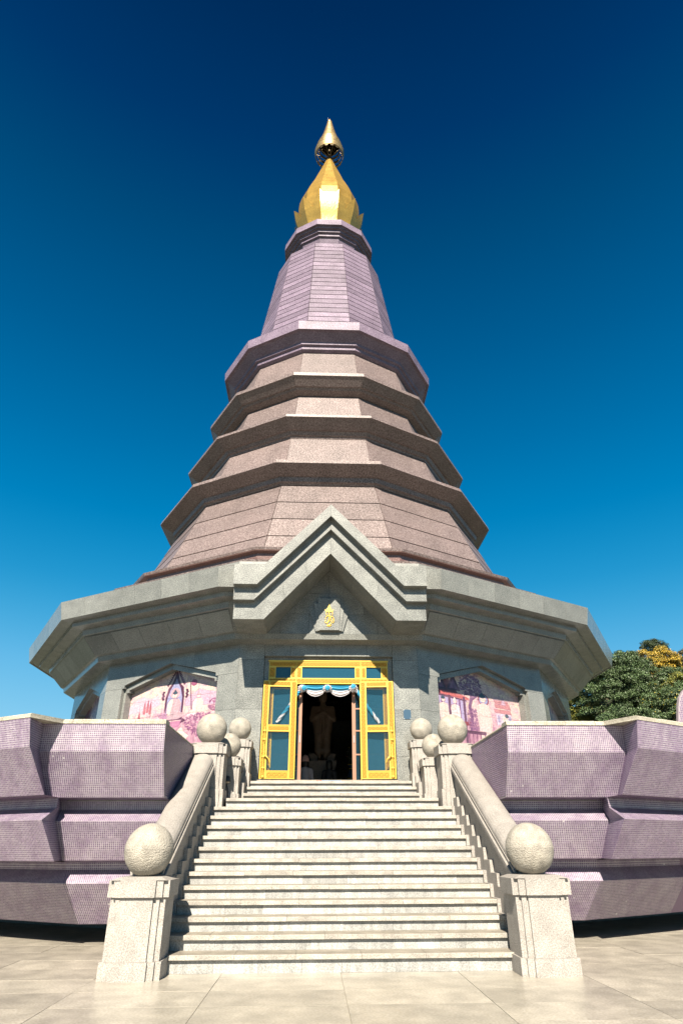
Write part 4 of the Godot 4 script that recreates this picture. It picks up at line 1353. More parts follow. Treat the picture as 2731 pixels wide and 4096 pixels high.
# ---------------------------------------------------------------- lotus and crowning umbrella
func build_spire(P: Node) -> void:
	var L := part("lotus", P)
	# outer petals: twelve, folded along the corners of the plan
	var prof := func(y: float) -> float:
		var pts := [[30.8, 1.40], [31.5, 1.50], [32.1, 1.66], [32.6, 1.83], [33.0, 1.94], [33.4, 2.015], [33.9, 2.09]]
		for k in 6:
			if y <= pts[k + 1][0]:
				return lerpf(pts[k][1], pts[k + 1][1], (y - pts[k][0]) / (pts[k + 1][0] - pts[k][0]))
		return 2.09
	for j in 12:
		var mb := MB.new()
		for h in [-1, 1]:
			var i: float = j + (0.0 if h < 0 else 1.0)
			var cols := 7; var rw := 10
			for layer in 2:
				var grid := []
				for c in cols + 1:
					var s := float(c) / cols           # 0 at the fold, 1 at the middle of the facet
					var top := lerpf(32.84, 33.88, pow(1.0 - s, 0.72))
					var col := []
					for r in rw + 1:
						var y := lerpf(30.8, top, float(r) / rw)
						var R: float = prof.call(y) - 0.05 * layer
						var bow := 0.0
						var u := R * S15 * (1.0 - s) * (1.0 if h < 0 else -1.0)
						col.append(fp(i, u, y, R * C15 + bow))
					grid.append(col)
				for c in cols:
					for r in rw:
						mb.quad(grid[c][r], grid[c + 1][r], grid[c + 1][r + 1], grid[c][r + 1], fn(i) * (1.0 if layer == 0 else -1.0))
		put("petal", mb, M["gold"], L)
	# inner bud rising into a faceted cone
	var bud := MB.new()
	var bp := [[0.18, 39.55], [0.44, 38.69], [0.80, 37.6], [1.13, 36.55], [1.42, 35.8], [1.65, 35.15], [1.78, 34.6], [1.81, 34.0], [1.75, 33.4], [1.60, 32.6], [1.4, 31.6], [1.3, 30.8]]
	ring(bud, bp, ALL12)
	put("bud", bud, M["gold"], L)
	var U := part("crowning_umbrella", P)
	U.set_meta("label", "pierced gold conical umbrella crowning the lotus")
	var cone := MB.new()
	var o := Vector3(0, 0, ZC)
	var prof2 := [[0.915, 39.96], [0.90, 40.14], [0.84, 40.5], [0.76, 40.85], [0.68, 41.15], [0.52, 41.7], [0.385, 42.25], [0.26, 42.9], [0.15, 43.5]]
	# upper part closed, with embossed bands; below it open tiers, each flaring up and out
	var fine := []
	for k in range(4, prof2.size() - 1):
		for q in 6:
			var f := q / 6.0
			var R := lerpf(prof2[k][0], prof2[k + 1][0], f); var y := lerpf(prof2[k][1], prof2[k + 1][1], f)
			fine.append([R + (0.014 if q % 2 == 0 else 0.0), y])
	fine.append([0.155, 43.5])
	cone.lathe(fine, o, 48)
	put("cone", cone, M["filigree"], U)
	var inner := MB.new()
	for k in fine.size():
		fine[k] = [fine[k][0] - 0.03, fine[k][1]]
	inner.lathe(fine, o, 32)
	put("lining", inner, M["bronze"], U)
	for q in [[0.85, 39.92, 0.935, 40.26], [0.775, 40.30, 0.86, 40.62], [0.695, 40.66, 0.775, 40.98], [0.62, 40.96, 0.70, 41.22]]:
		var hb := MB.new()
		hb.lathe([[q[0], q[1]], [q[0] + 0.03, q[1] + 0.02], [q[2], q[3]], [q[2] - 0.03, q[3]], [q[0], q[1]]], o, 48)
		put("tier_band", hb, M["filigree"], U)
	var tip := MB.new()
	tip.lathe([[0.16, 43.5], [0.17, 43.56], [0.10, 43.58], [0.085, 43.66], [0.10, 43.70], [0.06, 43.74], [0.045, 43.85], [0.0, 44.05]], o, 20)
	put("tip", tip, M["gold"], U)
	var rod := MB.new()
	rod.tube([Vector3(-0.11, 43.5, ZC), Vector3(-0.115, 44.14, ZC)], [0.012, 0.006], 6)
	put("lightning_rod", rod, M["steel"], U)
	var axis := MB.new()
	axis.lathe([[0.20, 39.5], [0.20, 39.6], [0.07, 39.66], [0.06, 39.9], [0.10, 40.0], [0.06, 40.1], [0.055, 40.4], [0.11, 40.55], [0.055, 40.7], [0.05, 41.2], [0.09, 41.35], [0.05, 41.5], [0.04, 43.4]], o, 16)
	put("axis", axis, M["bronze"], U)
	# hanging rim of leaf plates and two tiers of stays
	for tier in [[39.97, 0.86, 39.80, 16]]:
		for k in tier[3]:
			var a: float = TAU * k / tier[3]; var b: float = TAU * (k + 0.86) / tier[3]
			var mb := MB.new()
			var da: Vector3 = Vector3(sin(a), 0, cos(a)) * tier[1]; var db: Vector3 = Vector3(sin(b), 0, cos(b)) * tier[1]
			var up: Vector3 = Vector3.UP * tier[0]; var dn: Vector3 = Vector3.UP * tier[2]
			var mid: Vector3 = (da + db) * 0.5
			mb.hexa([o + da + up, o + db + up, o + mid + (db - da) * 0.22 + dn, o + mid - (db - da) * 0.22 + dn, o + da * 0.98 + up, o + db * 0.98 + up, o + mid * 0.98 + (db - da) * 0.22 + dn, o + mid * 0.98 - (db - da) * 0.22 + dn])
			put("leaf_plate", mb, M["bronze"], U)
	for k in 10:
		var a := TAU * (k + 0.5) / 10
		var d := Vector3(sin(a), 0, cos(a))
		var mb := MB.new()
		mb.tube([o + d * 0.06 + Vector3.UP * 39.75, o + d * 0.90 + Vector3.UP * 40.1], [0.022, 0.018], 6)
		mb.tube([o + d * 0.06 + Vector3.UP * 41.1, o + d * 0.90 + Vector3.UP * 40.1], [0.018, 0.016], 6)
		put("stay", mb, M["bronze"], U)
	for q in [[0.60, 40.55], [0.33, 40.9]]:
		var mb := MB.new()
		var pts := []; var rad := []
		for k in 33:
			pts.append(o + Vector3(sin(TAU * k / 32) * q[0], q[1], cos(TAU * k / 32) * q[0])); rad.append(0.022)
		mb.tube(pts, rad, 6)
		put("hoop", mb, M["bronze"], U)
# ---------------------------------------------------------------- smooth bodies
# bones = [a, b, ra, rb, (squash of x, z)]; surface nets over the blended distance
func body(bones: Array, cell: float, k: float) -> MB:
	var lo := Vector3(1e9, 1e9, 1e9); var hi := -lo
	for b in bones:
		var r := maxf(b[2], b[3]) + cell * 3.0
		for p in [b[0], b[1]]:
			lo = lo.min(p - Vector3.ONE * r); hi = hi.max(p + Vector3.ONE * r)
	var nx := int((hi.x - lo.x) / cell) + 2; var ny := int((hi.y - lo.y) / cell) + 2; var nz := int((hi.z - lo.z) / cell) + 2
	var f := PackedFloat32Array()
	f.resize(nx * ny * nz)
	f.fill(9.0)
	for b in bones:
		var a: Vector3 = b[0]; var e: Vector3 = b[1]
		var ba := e - a
		var l2 := maxf(ba.length_squared(), 1e-9)
		var r: float = maxf(b[2], b[3]) + k + cell * 2.0
		var p0 := ((a.min(e) - Vector3.ONE * r - lo) / cell).floor(); var p1 := ((a.max(e) + Vector3.ONE * r - lo) / cell).ceil()
		for z in range(maxi(0, int(p0.z)), mini(nz, int(p1.z) + 1)):
			for y in range(maxi(0, int(p0.y)), mini(ny, int(p1.y) + 1)):
				for x in range(maxi(0, int(p0.x)), mini(nx, int(p1.x) + 1)):
					var p := lo + Vector3(x, y, z) * cell
					var h := clampf((p - a).dot(ba) / l2, 0.0, 1.0)
					var d := p.distance_to(a + ba * h) - lerpf(b[2], b[3], h)
					var i := x + nx * (y + ny * z)
					var o := f[i]
					var m := maxf(k - absf(o - d), 0.0) / k
					f[i] = minf(o, d) - m * m * k * 0.25
	var ids := PackedInt32Array()
	ids.resize(nx * ny * nz)
	ids.fill(-1)
	var vs := PackedVector3Array(); var ns := PackedVector3Array()
	var cor := [0, 1, nx, nx + 1, nx * ny, nx * ny + 1, nx * ny + nx, nx * ny + nx + 1]
	for z in nz - 1:
		for y in ny - 1:
			for x in nx - 1:
				var i := x + nx * (y + ny * z)
				var neg := 0
				for c in cor:
					if f[i + c] < 0.0:
						neg += 1
				if neg == 0 or neg == 8:
					continue
				var s := Vector3.ZERO; var n := 0
				for c in 8:
					for ax in [1, 2, 4]:
						if c & ax:
							continue
						var d0 := f[i + cor[c]]; var d1 := f[i + cor[c | ax]]
						if (d0 < 0.0) != (d1 < 0.0):
							var t := d0 / (d0 - d1)
							var q := Vector3(c & 1, (c >> 1) & 1, (c >> 2) & 1)
							q += Vector3(1 if ax == 1 else 0, 1 if ax == 2 else 0, 1 if ax == 4 else 0) * t
							s += q; n += 1
				var g := Vector3(f[i + 1] - f[i] + f[i + 1 + nx] - f[i + nx] + f[i + 1 + nx * ny] - f[i + nx * ny] + f[i + cor[7]] - f[i + cor[6]], f[i + nx] - f[i] + f[i + nx + 1] - f[i + 1] + f[i + nx + nx * ny] - f[i + nx * ny] + f[i + cor[7]] - f[i + cor[5]], f[i + nx * ny] - f[i] + f[i + nx * ny + 1] - f[i + 1] + f[i + nx * ny + nx] - f[i + nx] + f[i + cor[7]] - f[i + cor[3]])
				ids[i] = vs.size()
				vs.append(lo + (Vector3(x, y, z) + s / n) * cell)
				ns.append(g.normalized())
	var mb := MB.new()
	for z in range(1, nz - 1):
		for y in range(1, ny - 1):
			for x in range(1, nx - 1):
				var i := x + nx * (y + ny * z)
				for ax in 3:
					var st: int = [1, nx, nx * ny][ax]
					if (f[i] < 0.0) == (f[i + st] < 0.0):
						continue
					var o1: int = [nx, nx * ny, 1][ax]; var o2: int = [nx * ny, 1, nx][ax]
					var q := [ids[i], ids[i - o1], ids[i - o1 - o2], ids[i - o2]]
					if q.min() < 0:
						continue
					mb.smooth(vs[q[0]], vs[q[1]], vs[q[2]], ns[q[0]], ns[q[1]], ns[q[2]])
					mb.smooth(vs[q[0]], vs[q[2]], vs[q[3]], ns[q[0]], ns[q[2]], ns[q[3]])
	return mb

func v3(a: Array) -> Vector3:
	return Vector3(a[0], a[1], a[2])

func build_entrance_things() -> void:
	build_statue()
	kneeler("person", "person kneeling with a pink knitted hat and pale jacket, inside the doorway", Vector3(-0.60, 2.74, -10.2), 0.12, lin(.84, .74, .78), lin(.88, .50, .42), lin(.05, .035, .03), 1.0, true)
	kneeler("person", "person kneeling in dark clothes with black hair, before the statue", Vector3(0.12, 2.74, -10.3), -0.25, lin(.03, .03, .035), lin(.02, .018, .016), lin(.02, .018, .016), 0.93, false)
	for q in [[-0.86, -11.6], [0.80, -11.0]]:
		flower_vase(Vector3(q[0], 2.74, q[1]), q[0] < 0)
	bunting()
	# strips of tape on the threshold
	var tp := thing("tape_strip", "narrow strip of red and blue tape along the door threshold", "tape")
	for q in [[-0.28, -0.22, 0], [-0.20, -0.15, 0], [-0.148, 0.30, 1]]:
		var tm := MB.new()
		tm.box(Vector3(q[0], 2.722, -6.2), Vector3(q[1], 2.736, -6.197))
		put("red_piece" if q[2] == 0 else "blue_piece", tm, plain(lin(.6, .05, .05), 0.5) if q[2] == 0 else plain(lin(.08, .22, .45), 0.5), tp)
	# small blue notice on the wall
	var zw := ZC + RW * C15
	var pl := MB.new()
	pl.box(Vector3(1.862, 4.16, zw + 0.001), Vector3(2.042, 4.39, zw + 0.014))
	var po := thing("notice_plate", "small blue notice plate screwed to the grey wall beside the doors", "sign")
	put("plate", pl, M["plaque"], po)
	for k in 4:
		var sm := MB.new()
		sm.lathe([[0.008, 0.0], [0.008, 0.004], [0.0, 0.006]], Vector3.ZERO, 8)
		var so := put("screw", sm, M["steel"], po)
		so.rotation.x = PI / 2
		so.position = Vector3(1.872 if k % 2 == 0 else 2.032, 4.17 if k < 2 else 4.38, zw + 0.014)
	# floodlight behind the landing post
	var lamp := thing("floodlight", "small dark dome floodlight with black cable behind the landing post", "lamp")
	lamp.position = Vector3(-2.13, 0, -4.72)
	var hm := MB.new()
	hm.lathe([[0.075, 2.58], [0.078, 2.60], [0.07, 2.65], [0.05, 2.685], [0.0, 2.70]], Vector3.ZERO, 20)
	put("shade", hm, M["black"], lamp)
	hm = MB.new()
	hm.lathe([[0.0, 2.555], [0.05, 2.56], [0.066, 2.58], [0.066, 2.60]], Vector3.ZERO, 20)
	put("lens", hm, plain(lin(.55, .48, .36), 0.3), lamp)
	hm = MB.new()
	hm.tube([Vector3(-0.02, 2.60, -0.02), Vector3(0.0, 2.52, -0.02), Vector3(0.03, 2.42, 0.0), Vector3(0.045, 2.30, 0.0), Vector3(0.05, 2.21, 0.0)], [0.01, 0.01, 0.01, 0.01, 0.01], 8)
	put("cable", hm, M["black"], lamp)
	hm = MB.new()
	hm.tube([Vector3(-0.06, 2.21, -0.03), Vector3(-0.06, 2.60, -0.03), Vector3(-0.02, 2.63, -0.02)], [0.014, 0.014, 0.014], 8)
	put("stem", hm, M["black"], lamp)

func build_statue() -> void:
	var t := thing("statue", "standing robed stone statue with hands crossed on its chest", "statue")
	t.position = Vector3(-0.08, 0, -11.5)
	var ped := MB.new()
	for q in [[0.46, 2.74, 3.02], [0.40, 3.02, 3.30], [0.36, 3.30, 3.42]]:
		ped.box(Vector3(-q[0], q[1], -0.4), Vector3(q[0], q[2], 0.4))
	ped.hexa([Vector3(-0.37, 3.42, -0.38), Vector3(0.37, 3.42, -0.38), Vector3(0.37, 3.42, 0.38), Vector3(-0.37, 3.42, 0.38), Vector3(-0.44, 3.72, -0.4), Vector3(0.44, 3.72, -0.4), Vector3(0.44, 3.72, 0.4), Vector3(-0.44, 3.72, 0.4)])
	put("pedestal", ped, M["statue"], t)
	var B := []
	var y := 3.72
	for s in [-1, 1]:
		B.append([Vector3(s * 0.09, y + 0.04, 0.0), Vector3(s * 0.10, y + 0.03, 0.16), 0.05, 0.035])
		B.append([Vector3(s * 0.09, y + 0.05, 0.0), Vector3(s * 0.10, y + 0.34, 0.0), 0.055, 0.085])
		B.append([Vector3(s * 0.13, y + 0.30, 0.0), Vector3(s * 0.13, y + 0.98, 0.0), 0.12, 0.14])
		B.append([Vector3(s * 0.16, y + 0.98, 0.0), Vector3(s * 0.20, y + 1.45, 0.0), 0.14, 0.15])
		B.append([Vector3(s * 0.30, y + 1.62, 0.0), Vector3(s * 0.36, y + 1.28, 0.03), 0.085, 0.07])
		B.append([Vector3(s * 0.36, y + 1.28, 0.03), Vector3(s * 0.05, y + 1.46, 0.20), 0.068, 0.045])
		B.append([Vector3(s * 0.05, y + 1.46, 0.20), Vector3(-s * 0.08, y + 1.55, 0.20), 0.045, 0.03])
	B.append([Vector3(0, y + 1.62, 0), Vector3(0, y + 1.85, 0.01), 0.12, 0.07])
	B.append([Vector3(-0.2, y + 1.60, 0), Vector3(0.2, y + 1.60, 0), 0.11, 0.11])
	B.append([Vector3(0, y + 1.94, 0.03), Vector3(0, y + 2.05, 0.01), 0.10, 0.125])
	B.append([Vector3(0, y + 2.15, 0.0), Vector3(0, y + 2.20, 0.0), 0.06, 0.05])
	B.append([Vector3(0, y + 1.96, 0.13), Vector3(0, y + 2.0, 0.135), 0.018, 0.012])
	for s in [-1, 1]:
		B.append([Vector3(s * 0.115, y + 1.90, 0.01), Vector3(s * 0.118, y + 2.02, 0.01), 0.025, 0.022])
	# robe: hem, front fold and shawl
	B.append([Vector3(-0.17, y + 0.36, 0.02), Vector3(0.17, y + 0.34, 0.02), 0.09, 0.09])
	B.append([Vector3(0.06, y + 0.75, 0.13), Vector3(0.02, y + 1.40, 0.13), 0.035, 0.05])
	B.append([Vector3(-0.08, y + 0.78, 0.13), Vector3(-0.06, y + 1.35, 0.13), 0.03, 0.04])
	put("figure", body(B, 0.024, 0.05), M["statue"], t)
	# rough block behind the shins that steadies the figure
	for s in [-1, 1]:
		var bk := MB.new()
		bk.hexa([Vector3(s * 0.12, 3.72, -0.30), Vector3(s * 0.36, 3.72, -0.30), Vector3(s * 0.40, 4.0, -0.28), Vector3(s * 0.12, 4.02, -0.28), Vector3(s * 0.12, 3.72, -0.06), Vector3(s * 0.34, 3.72, -0.06), Vector3(s * 0.42, 3.97, -0.05), Vector3(s * 0.12, 4.0, -0.05)])
		put("back_block", bk, M["statue"], t)

func kneeler(called: String, label: String, at: Vector3, turn: float, jacket: Color, hat: Color, hair: Color, k: float, knit: bool) -> void:
	var t := thing(called, label, "person")
	t.position = at
	t.rotation.y = turn
	var B := []
	# seen from behind: faces -z, sitting back on the heels
	for s in [-1, 1]:
		B.append([Vector3(s * 0.10, 0.07, 0.22), Vector3(s * 0.13, 0.07, -0.18), 0.055, 0.075])
		B.append([Vector3(s * 0.12, 0.10, -0.18), Vector3(s * 0.09, 0.20, 0.14), 0.075, 0.10])
		B.append([Vector3(s * 0.17, 0.60, 0.06), Vector3(s * 0.21, 0.37, 0.02), 0.062, 0.052])
		B.append([Vector3(s * 0.21, 0.37, 0.02), Vector3(s * 0.06, 0.44, -0.20), 0.05, 0.036])
		# palms pressed together with fingers
		B.append([Vector3(s * 0.016, 0.46, -0.22), Vector3(s * 0.014, 0.52, -0.22), 0.022, 0.02])
		for q in 4:
			B.append([Vector3(s * 0.013, 0.53, -0.245 + q * 0.018), Vector3(s * 0.009, 0.585 + [0.0, 0.012, 0.015, 0.004][q], -0.24 + q * 0.016), 0.009, 0.007])
		B.append([Vector3(s * 0.014, 0.49, -0.20), Vector3(s * 0.011, 0.535, -0.185), 0.010, 0.008])
	B.append([Vector3(0, 0.22, 0.12), Vector3(0, 0.42, 0.10), 0.15, 0.135])
	B.append([Vector3(0, 0.42, 0.10), Vector3(0, 0.60, 0.06), 0.135, 0.12])
	B.append([Vector3(-0.12, 0.60, 0.06), Vector3(0.12, 0.60, 0.06), 0.075, 0.075])
	B.append([Vector3(0, 0.64, 0.05), Vector3(0, 0.73, 0.03), 0.055, 0.05])
	for b in B:
		b[0] *= k; b[1] *= k; b[2] *= k; b[3] *= k
	put("body", body(B, 0.016, 0.03), plain(jacket, 0.85), t)
	var H := [[Vector3(0, 0.80, 0.02), Vector3(0, 0.86, 0.03), 0.085, 0.098], [Vector3(0, 0.78, -0.05), Vector3(0, 0.76, -0.03), 0.04, 0.045], [Vector3(0, 0.805, -0.075), Vector3(0, 0.79, -0.085), 0.014, 0.014]]
	for s in [-1, 1]:
		H.append([Vector3(s * 0.092, 0.80, 0.02), Vector3(s * 0.095, 0.83, 0.02), 0.016, 0.018])
	for b in H:
		b[0] *= k; b[1] *= k; b[2] *= k; b[3] *= k
	put("head", body(H, 0.011, 0.02), plain(lin(.42, .26, .19), 0.6), t)
	var hr := MB.new()
	var hp := []
	for q in [[0.0, 0.965], [0.06, 0.955], [0.095, 0.92], [0.106, 0.87], [0.104, 0.80], [0.09, 0.72], [0.085, 0.66]]:
		hp.append([q[0] * k, q[1] * k])
	hp.reverse()
	var ho := Vector3(0, 0, 0.045) * k
	hr.lathe(hp, ho, 20)
	put("hair", hr, plain(hair, 0.6), t)
	if knit:
		var hb := MB.new()
		var ht := []
		for q in [[0.108, 0.84], [0.118, 0.845], [0.118, 0.895], [0.112, 0.90], [0.112, 0.93], [0.10, 0.97], [0.07, 1.01], [0.03, 1.035], [0.0, 1.04]]:
			ht.append([q[0] * k, q[1] * k])
		hb.lathe(ht, Vector3(0, 0, 0.035) * k, 24)
		put("knitted_hat", hb, plain(hat, 0.95), t)

func flower_vase(at: Vector3, left: bool) -> void:
	var t := thing("flower_vase", "tall dark vase of flowers with gilt trim, on the %s side of the statue" % ("pink-hatted kneeler's" if left else "dark kneeler's"), "vase", "vases beside the statue")
	t.position = at
	var mb := MB.new()
	mb.lathe([[0.10, 0.0], [0.12, 0.02], [0.08, 0.06], [0.11, 0.25], [0.15, 0.45], [0.13, 0.62], [0.07, 0.74], [0.10, 0.84], [0.11, 0.86]], Vector3.ZERO, 24)
	put("vessel", mb, plain(lin(.03, .05, .08), 0.15), t)
	for q in [[0.085, 0.06], [0.15, 0.46], [0.075, 0.74], [0.115, 0.855]]:
		var rm := MB.new()
		rm.lathe([[q[0], q[1] - 0.012], [q[0] + 0.012, q[1]], [q[0], q[1] + 0.012]], Vector3.ZERO, 24)
		put("gilt_band", rm, M["gilt"], t)
	for k in 9:
		var a := TAU * k / 9.0 + rng.randf()
		var sp := rng.randf_range(0.05, 0.20); var h := rng.randf_range(1.0, 1.32)
		var top := Vector3(sin(a) * sp, h, cos(a) * sp)
		var sm := MB.new()
		sm.tube([Vector3(0, 0.8, 0), Vector3(top.x * 0.4, lerpf(0.8, h, 0.5), top.z * 0.4), top], [0.008, 0.007, 0.006], 5)
		var so := put("stem", sm, plain(lin(.04, .09, .03), 0.7), t)
		var fm := MB.new()
		for p in 6:
			var b := TAU * p / 6.0
			var d := Vector3(sin(b), 0.3, cos(b)) * 0.05
			var e := Vector3(cos(b), 0, -sin(b)) * 0.025
			fm.quad(top, top + d * 0.6 + e, top + d, top + d * 0.6 - e, Vector3.UP)
		put("flower", fm, plain([lin(.55, .12, .06), lin(.65, .45, .08), lin(.6, .55, .5)][k % 3], 0.7), so)

# blue and white swags over the open door
func drape(x0: float, x1: float, ytop: float, drop: float, sag: float, z: float, bulge: float, folds: int) -> MB:
	var mb := MB.new()
	var nu := 24; var nv := 14
	var g := []
	for i in nu + 1:
		var u := float(i) / nu
		var c := []
		var s := 4.0 * u * (1.0 - u)
		for j in nv + 1:
			var v := float(j) / nv
			var y := ytop - 0.02 * s - v * (drop * 0.55 + sag * s)
			var zz := z + bulge * s * sin(PI * (0.25 + 0.6 * v)) + 0.018 * s * sin(v * folds * TAU)
			c.append(Vector3(lerpf(x0, x1, u), y, zz))
		g.append(c)
	for i in nu:
		for j in nv:
			mb.quad(g[i][j], g[i + 1][j], g[i + 1][j + 1], g[i][j + 1], Vector3.BACK)
	return mb

func bunting() -> void:
	var t := thing("bunting", "blue and white cloth swags with ruffled rosettes over the open doorway", "bunting")
	t.position = Vector3(0, -0.015, 0.07)
	for q in [[-0.60, -0.05], [0.0, 0.60]]:
		put("white_swag", drape(q[0], q[1], 4.97, 0.10, 0.14, -6.80, 0.06, 3), M["cloth_white"], t)
		put("blue_swag", drape(q[0], q[1], 5.03, 0.13, 0.05, -6.76, 0.06, 2), M["cloth_blue"], t)
	var k := 0
	for c in [Vector3(-0.66, 4.94, -6.72), Vector3(-0.025, 4.94, -6.70), Vector3(0.63, 4.95, -6.72)]:
		var ro := part("rosette", t)
		for ringi in 3:
			var mb := MB.new()
			var R: float = [0.115, 0.09, 0.06][ringi]
			var nn := 22
			for i in nn:
				var a := TAU * i / nn; var b := TAU * (i + 1) / nn
				var ra := R * (1.0 + 0.10 * sin(i * 2.9 + ringi)); var rb := R * (1.0 + 0.10 * sin(((i + 1) % nn) * 2.9 + ringi))
				var za := 0.03 * (1 if i % 2 == 0 else -1); var zb := 0.03 * (1 if (i + 1) % 2 == 0 else -1)
				var zo := 0.025 * ringi
				var I := Vector3(0, 0, 0.03 + zo)
				mb.quad(c + I + Vector3(cos(a), sin(a), 0) * R * 0.2, c + Vector3(cos(a) * ra, sin(a) * ra * 0.85, za + zo), c + Vector3(cos(b) * rb, sin(b) * rb * 0.85, zb + zo), c + I + Vector3(cos(b), sin(b), 0) * R * 0.2, Vector3.BACK)
			put("ruffle", mb, M["cloth_white"], ro)
		var bm := MB.new()
		var off: Vector3 = [Vector3(0.05, 0.0, 0.09), Vector3(0.0, 0.0, 0.09), Vector3(0.0, 0.035, 0.07)][k]
		for i in 12:
			var a := TAU * i / 12.0; var b := TAU * (i + 1) / 12.0
			var ra := 0.062 * (1.0 + 0.15 * sin(i * 2.3)); var rb := 0.062 * (1.0 + 0.15 * sin(((i + 1) % 12) * 2.3))
			bm.tri(c + off + Vector3(0, 0, 0.03), c + off + Vector3(cos(a) * ra, sin(a) * ra, 0.012 * (i % 2)), c + off + Vector3(cos(b) * rb, sin(b) * rb, 0.012 * ((i + 1) % 2)), Vector3.BACK)
		put("blue_heart", bm, M["cloth_blue"], ro)
		k += 1
	# twisted tails running off behind the side lights
	for s in [-1, 1]:
		var a := Vector3(s * 0.70, 4.95, -6.74); var m := Vector3(s * 0.84, 4.66, -6.672); var e := Vector3(s * 1.27, 4.10, -6.668)
		for col in 2:
			var mb := MB.new()
			var n := 40
			var prev := []
			for i in n + 1:
				var f := float(i) / n
				var p := a.lerp(m, f).lerp(m.lerp(e, f), f)
				var tw := f * TAU * 2.2 + PI * col
				var rr := 0.03
				var side := Vector3(0.8, s * 0.6, 0) * 1.3
				var x0 := p + (side * cos(tw) + Vector3.BACK * sin(tw)) * rr
				var x1 := p + (side * cos(tw + 1.6) + Vector3.BACK * sin(tw + 1.6)) * rr
				var x2 := p + (side * cos(tw + 3.14) + Vector3.BACK * sin(tw + 3.14)) * rr
				if i > 0:
					mb.quad(prev[0], prev[1], x1, x0, (x0 + x1) * 0.5 - p)
					mb.quad(prev[1], prev[2], x2, x1, (x1 + x2) * 0.5 - p)
				prev = [x0, x1, x2]
			put("ribbon_tail", mb, M["cloth_white"] if col == 0 else M["cloth_blue"], t)

